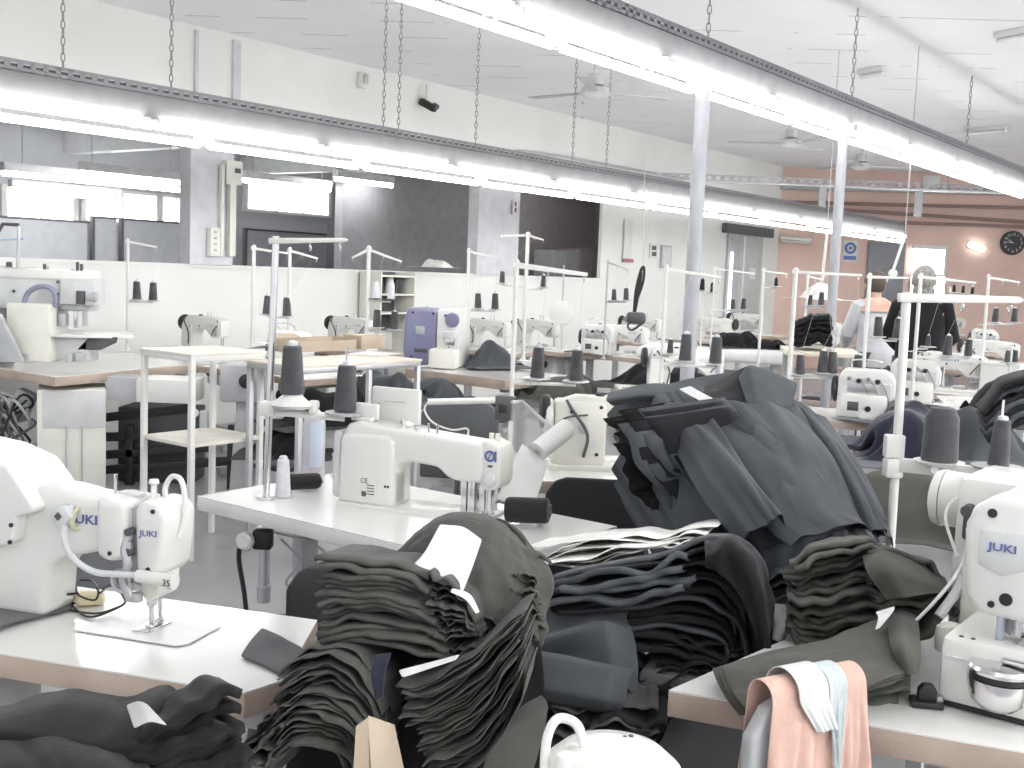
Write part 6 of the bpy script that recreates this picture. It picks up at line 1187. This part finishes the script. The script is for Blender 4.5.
layers('coat', 'slate coat hem with square corner low on right of large heap', 'coat', g3+', lower right', [(745, 612), (800, 600), (850, 586), (890, 572)], [(735, 572), (790, 556), (845, 545), (888, 545)], 7, (.05, .30, .02), C_BL, wave=.009, wf=16, jit=.02, seed=35, Ys=(2.62, 2.68), end=.12)
# ---------------------------------------------------------------- olive bundles and trousers on the right table
g4 = 'olive bundles on the right table'
layers('folded_piece', 'faded olive loosely looped piece in left bundle on the right table', 'cloth', g4+', left', [(782, 634), (810, 645), (850, 644), (895, 636)], [(784, 572), (812, 552), (850, 546), (882, 552)], 15, (.05, .20, -.04), C_OL2, fold=.010, wave=.0055, wf=6, jit=.03, seed=41, Ys=(2.20, 2.32), end=.16)
layers('folded_piece', 'faded olive piece in right bundle beside the free arm machine', 'cloth', g4+', right', [(884, 645), (915, 638), (945, 619), (962, 610)], [(866, 560), (890, 549), (925, 570), (952, 590)], 9, (.03, .18, -.035), C_OL2, fold=.010, wave=.004, wf=8, jit=.02, seed=43, Ys=(2.12, 2.24), end=.10)
V = tnet([wpts(r, 'Y') for r in ([(862, 556, 2.28), (885, 545, 2.28), (915, 560, 2.28), (945, 580, 2.25)], [(868, 575, 2.16), (890, 566, 2.12), (922, 578, 2.14), (948, 590, 2.17)], [(886, 600, 2.12), (905, 598, 2.09), (930, 594, 2.12), (950, 594, 2.15)])], 34, 24); cloth(ridges(V, np.random.RandomState(64), .004, 7, 5), 'draped_cloth', C_OL2, 'faded olive flap draped over right bundle on right table', 'cloth')
layers('folded_trousers', 'olive grey folded trousers lower in the flat stack on right table', 'trousers', 'folded trousers on the right table', [(775, 702), (845, 700), (912, 705)], [(770, 698), (840, 688), (913, 674)], 6, (.08, .22, .0), C_OL2, fold=.007, wave=.0025, wf=7, jit=.02, seed=45, Ys=(1.93, 1.93), end=.12)
for k, lab in enumerate(('olive grey trousers on top of the flat stack on right table', 'olive grey trousers second from top of the flat stack on right table', 'olive grey trousers third from top of the flat stack on right table')):
    dx, dz = -5*k, -.007*k
    V = tnet([wpts([(x+dx*(1 if x < 800 else -.6), y, z+dz) for x, y, z in r], 'z') for r in ([(722, 668, .805), (780, 652, .825), (840, 634, .84), (888, 616, .845)], [(726, 680, .80), (785, 668, .836), (845, 650, .85), (894, 634, .855)], [(736, 698, .795), (795, 684, .825), (855, 668, .845), (900, 654, .85)], [(747+k, 712+2*k, .785), (805, 701+2*k, .80), (862, 687+2*k, .825), (906, 672+2*k, .835)])], 60, 40)
    cloth(ridges(V, np.random.RandomState(66+(k > 0)), .0025 if k == 0 else .0015, 12, 12, .6, 8), 'folded_trousers', C_OL2, lab, 'trousers')
V = tnet([wpts(r, 'z') for r in ([(884, 616, .845), (900, 611, .86), (917, 617, .85)], [(888, 632, .86), (902, 630, .875), (919, 634, .86)], [(892, 650, .86), (905, 652, .87), (921, 656, .85)], [(899, 664, .83), (908, 674, .83), (918, 676, .82)])], 18, 26); cloth(ridges(V, np.random.RandomState(67), .002, 4, 5), 'waistband', C_OL2, 'turned over waistband at right end of the flat trousers stack', 'trousers', t=.006)
V = tnet([wpts(r, 'Y') for r in ([(875, 612, 2.05), (895, 606, 2.05)], [(878, 618, 2.0), (893, 612, 2.0)], [(875, 630, 1.99), (880, 628, 1.99)])], 6, 10); cloth(V, 'paper_tag', PAPER, 'crumpled white tag between the olive bundles and trousers', 'tag', t=.001)
# ---------------------------------------------------------------- lumps of cloth through the hall
LP = []
for k in range(3):
    m0 = mound(-.04, 0, .20, .15, .13, 0, .5); m1 = mound(.10, -.03-.03*k, .11, .10, .15, 0, .6); m2 = mound(-.12, .05, .08, .09, .16-.03*k, 0, .6)
    hf = lambda x, y, m0=m0, m1=m1, m2=m2: np.maximum(np.maximum(m0(x, y), m1(x, y)), m2(x, y))
    V = drape(hf, -.40, .40, -.30, .30, .22, 52, .74, 70+k, 110, .45); V[..., 2] -= V[..., 2].min()-.004
    o = sheet(V, 'cloth_pile', C_BL, None, .003); LP.append(o)
used = [0, 0, 0]
def lump(px, py, z, k, s, m, label, rz=0, name='cloth_pile', Y=None):
    p = D(px, py, Y) if Y else P(px, py, z)
    o = LP[k] if not used[k] else LP[k].copy()
    if used[k]: COL.objects.link(o)
    used[k] = 1; o.location = (p.x, p.y, p.z+.004); o.rotation_euler = (0, 0, R(rz)); o.scale = s if hasattr(s, '__len__') else (s, s, s); o.name = name
    if o.material_slots[0].material is not m: o.material_slots[0].link = 'OBJECT'; o.material_slots[0].material = m
    tag(o, label, 'cloth', 'cloth piles along the hall'); return o
for a in ((490, 366, .765, 0, (1.0, 1, 1.25), C_BL, 'slate cloth pile beside the purple machine'), (735, 347, .866, 1, (.9, .9, 1), C_BK, 'black cloth pile on white ironing table behind thicker post'),
          (768, 349, .866, 2, (.8, .6, .6), C_BK, 'small black cloth roll at right end of white ironing table'), (795, 312, .80, 1, (1.0, 1, 1.3), C_WH, 'white cloth heap near corner between wall and pink wall'),
          (820, 300, .95, 0, (.8, .8, .9), C_WH, 'white cloth heap left of farther post', 0, 'cloth_pile', 9.5), (290, 345, 1.0, 2, (.45, .45, .5), C_WH, 'white cloth in the torn cardboard tray'),
          (665, 388, .70, 2, (1.5, 1.0, 1.1), C_BK, 'black cloth hanging on table above the big white column machine'), (905, 455, .70, 0, (1.5, 1.3, 1.5), C_NV, 'navy cloth pile behind the white pole at right'),
          (975, 455, .70, 1, (1.5, 1.3, 1.6), C_BL, 'slate cloth pile behind the barrel shaped cone'), (905, 425, .765, 2, (.9, .7, .6), C_NV, 'navy cloth strip on table left of barrel shaped cone'),
          (960, 520, .62, 1, (1.6, 1.3, 1.6), C_BL, 'slate cloth pile below the stand arm at right'), (915, 530, .62, 2, (1.3, 1.2, 1.6), C_OL2, 'olive cloth pile behind white pole, right of the coat heap'),
          (1010, 420, .765, 2, (1.3, 1.2, 1.8), C_BK, 'black rounded garment pile at right edge'), (440, 402, .55, 1, (1.6, 1.1, 1.2), C_BL, 'slate cloth pile below the purple machine table'),
          (385, 400, .62, 0, (1.2, 1.0, 1.2), C_BL, 'slate cloth pile under the beige rack table'), (285, 455, .35, 2, (.8, .8, 1.0), C_BK, 'black cloth pile low behind the chrome stand'),
          (917, 385, .765, 2, (.45, .45, .5), C_BK, 'small black cloth on table left of the blue lettered machine'), (330, 425, .50, 0, (1.2, 1.0, 1.5), C_BK, 'black cloth behind the water bottle'), (560, 400, .62, 2, (1.6, 1.2, 1.2), C_OL, 'charcoal cloth pile under cones of the middle stand'),
          (435, 268, 1.53, 1, (.8, .4, .6), C_WH, 'crumpled white paper heap on top of parapet', 0, 'cloth_pile', 11.9)):
    a = list(a); lump(*a[:7], rz=len(a[6])*37 % 360, Y=a[9] if len(a) > 7 else None)
p = P(797, 312, .80); bench(p.x, p.y, .7, .6, .80, -GA, 'bench under the white cloth heap near the hall corner')
p = D(813, 348, 7.6); bench(p.x+.05, p.y, .5, .6, p.z-.01, R(-10), 'tall bench under the neat black stack')
layers('folded_piece', 'black folded piece in the neat stack beside four cones stand', 'cloth', 'neat black stack', [(793, 346), (812, 344), (834, 345)], [(793, 323), (812, 318), (833, 315)], 12, (.1, .4, 0), C_BK, fold=.015, wave=.008, wf=9, jit=.02, seed=81, Ys=(7.4, 7.4), end=.06, nu=16, nv=4)
layers('folded_piece', 'dark rounded garment in the arched stack at right edge', 'cloth', 'arched stack at right edge', [(985, 440), (1010, 425), (1040, 420)], [(982, 415), (1002, 392), (1040, 374)], 7, (.1, .3, 0), C_BK, fold=.02, wave=.004, wf=6, jit=.02, seed=83, Ys=(4.6, 4.7), end=.05, nu=18, nv=5, mats=[C_BK, C_BL])
V = tnet([wpts(r, 'z') for r in ([(935, 395, .77), (965, 398, .79), (1010, 402, .77)], [(945, 405, .79), (970, 408, .80), (1000, 412, .79)], [(925, 418, .77), (965, 420, .79), (1000, 425, .77)])], 12, 12); cloth(ridges(V, np.random.RandomState(71), .01, 6, 5), 'white_cloth', C_WH, 'white cloth spread behind the barrel shaped cone', 'cloth')
# ================================================================ two people at the back
def person(label, px, py_head, Y, m_skin, m_top, m_leg, m_hair, lean, turn, long_hair, extra=None):
    hd = D(px, py_head, Y); Ht = hd.z+.09; t = thing('person', label, 'person', (hd.x, Y, 0), turn); k = Ht/1.68
    me = bpy.data.meshes.new('body'); o = bpy.data.objects.new('body', me); COL.objects.link(o); o.parent = t
    J = {'pel': (0, 0, .95, .135), 'wai': (0, .01+lean*.2, 1.10, .125), 'che': (0, .02+lean*.5, 1.28, .145), 'nk0': (0, .01+lean*.8, 1.43, .07), 'nk': (0, .02+lean, 1.48, .052), 'hd0': (0, .03+lean*1.1, 1.54, .075), 'hd': (0, .035+lean*1.15, 1.60, .088), 'hd1': (0, .03+lean*1.15, 1.655, .06)}
    E = [('pel', 'wai'), ('wai', 'che'), ('che', 'nk0'), ('nk0', 'nk'), ('nk', 'hd0'), ('hd0', 'hd'), ('hd', 'hd1')]
    for s, n in ((-1, 'l'), (1, 'r')):
        y = lean
        J.update({n+'sh': (s*.17, .01+y*.7, 1.38, .065), n+'el': (s*.25, .05+y*.7, 1.13, .045), n+'wr': (s*.16, .26+y, 1.02, .032), n+'pa': (s*.14, .34+y, 1.01, .03),
                  n+'hip': (s*.09, 0, .88, .095), n+'kn': (s*.10, .03, .48, .062), n+'an': (s*.11, -.01, .08, .042), n+'to': (s*.12, .14, .04, .035)})
        E += [('che', n+'sh'), (n+'sh', n+'el'), (n+'el', n+'wr'), (n+'wr', n+'pa'), ('pel', n+'hip'), (n+'hip', n+'kn'), (n+'kn', n+'an'), (n+'an', n+'to')]
        for f in range(4):
            a = (s*(.155-.018*f), .40+y, 1.0+.002*f, .0085); b_ = (s*(.152-.018*f), .43+y, .98, .0075); J[n+'f%da' % f] = a; J[n+'f%db' % f] = b_; E += [(n+'pa', n+'f%da' % f), (n+'f%da' % f, n+'f%db' % f)]
        J[n+'ta'] = (s*.115, .33+y, 1.0, .01); J[n+'tb'] = (s*.095, .37+y, .985, .008); E += [(n+'pa', n+'ta'), (n+'ta', n+'tb')]
    ks = list(J); me.from_pydata([tuple(c*k for c in J[a][:3]) for a in ks], [(ks.index(a), ks.index(b)) for a, b in E], []); me.materials.append(m_skin)
    sk = o.modifiers.new('skin', 'SKIN'); sk.use_smooth_shade = True
    for i, a in enumerate(ks): r = J[a][3]*k; me.skin_vertices[0].data[i].radius = (r, r); me.skin_vertices[0].data[i].use_root = (a == 'pel')
    ss = o.modifiers.new('smooth', 'SUBSURF'); ss.levels = 2; ss.render_levels = 2
    def garment(name, secs, m):
        b = MB(); n = 20; vs = []; fs = []
        for z, yc, rx, ry in secs:
            for i in range(n): a = 2*math.pi*i/n; vs.append((rx*k*math.cos(a)*abs(math.cos(a))**-.15 if abs(math.cos(a)) > .01 else 0, yc+ry*k*math.sin(a), z*k))
        for j in range(len(secs)-1):
            for i in range(n): fs.append((j*n+i, j*n+(i+1) % n, (j+1)*n+(i+1) % n, (j+1)*n+i))
        b.add(vs, fs); q = b.obj(name, m, t); s = q.modifiers.new('thick', 'SOLIDIFY'); s.thickness = .008; s = q.modifiers.new('smooth', 'SUBSURF'); s.levels = 1; s.render_levels = 2; return q
    garment('top', [(.82, 0, .205, .155), (.95, 0, .195, .15), (1.10, .01+lean*.2, .185, .145), (1.26, .02+lean*.5, .205, .155), (1.36, .015+lean*.65, .205, .13), (1.43, .01+lean*.8, .13, .10), (1.465, .015+lean*.9, .075, .075)], m_top)
    for s, n in ((-1, 'left_sleeve'), (1, 'right_sleeve')):
        a, e, w = [Vector(J[('l' if s < 0 else 'r')+q][:3])*k for q in ('sh', 'el', 'wr')]
        MB().tube([a+Vector((-s*.03, 0, .01)), a, (a+e)/2, e, (e+w)/2, w], [.07, .078, .068, .062, .055, .05], 14, cap=False).obj(n, extra or m_top, t)
    for s, n in ((-1, 'left_trouser_leg'), (1, 'right_trouser_leg')):
        a, e, w = [Vector(J[('l' if s < 0 else 'r')+q][:3])*k for q in ('hip', 'kn', 'an')]
        MB().tube([a+Vector((0, 0, .08)), a, e, w], [.115, .115, .085, .075], 16, cap=False).obj(n, m_leg, t)
    h = Vector(J['hd'][:3])*k
    b = MB(); b.ball((h.x, h.y-.012, h.z+.015), .108*k, .92, 1.02, 1.08, 12); b.v = [v if not (v[1] > h.y+.045 and v[2] < h.z+.03) else (v[0], h.y+.045, v[2]) for v in b.v]
    if long_hair: b.ball((h.x, h.y-.035, h.z-.09), .085*k, 1.05, .75, 1.1, 10)
    q = b.obj('hair', m_hair, t, 180)
    for s in (-1, 1): MB().ball((h.x+s*.092*k, h.y+.0, h.z-.015), .02, .5, 1, 1.4, 6).obj('ear', m_skin, t)
    MB().ball((h.x, h.y+.09*k, h.z-.015), .014, .8, 1.2, 1.4, 6).obj('nose', m_skin, t)
    for s in (-1, 1): MB().ball((h.x+s*.032*k, h.y+.078*k, h.z+.01), .009, 1, .6, 1, 6).obj('eye', PAPER, t)
    MB().box((h.x, h.y+.083*k, h.z-.055), (.04, .01, .008), .003).obj('mouth', mat('lips', (.45, .22, .2), .5), t)
    for s in (-1, 1): MB().box((s*.115*k, .045, .035), (.095, .27, .07), .03, seg=3).obj('shoe', BLACK, t)
    return t
SKIN = mat('skin', (.62, .42, .34), .5, var=.03, vscale=14)
pv = person('person with short brown hair seen from behind in grey vest over peach shirt', 882, 286, 9.9, SKIN, cloth_mat('grey_vest_cloth', (.62, .63, .65), .2), DGREY, mat('brown_hair', (.10, .075, .055), .7, var=.2, vscale=60), .10, R(8), False); cloth_mat('peach_shirt', (.72, .46, .36), .2)
# the peach yoke over the shoulders
k_ = 1
b = MB(); n = 20; vs = []; fs = []; zs = pv.location.z
hd_ = D(882, 286, 9.9).z+.09; kk = hd_/1.68
for z, yc, rx, ry in ((1.345, .078, .224, .155), (1.38, .082, .222, .142), (1.435, .09, .142, .11), (1.475, .106, .08, .08)):
    for i in range(n): a = 2*math.pi*i/n; vs.append((rx*kk*math.cos(a)*(abs(math.cos(a))+.01)**-.15, yc+ry*kk*math.sin(a), z*kk))
for j in range(3):
    for i in range(n): fs.append((j*n+i, j*n+(i+1) % n, (j+1)*n+(i+1) % n, (j+1)*n+i))
b.add(vs, fs).obj('peach_yoke', MATS['peach_shirt'], pv)
person('person with grey hair seen from behind in a black jumper', 924, 282, 9.0, SKIN, C_BK, DGREY, mat('grey_hair', (.28, .26, .24), .6, var=.25, vscale=60), .04, R(-20), True)
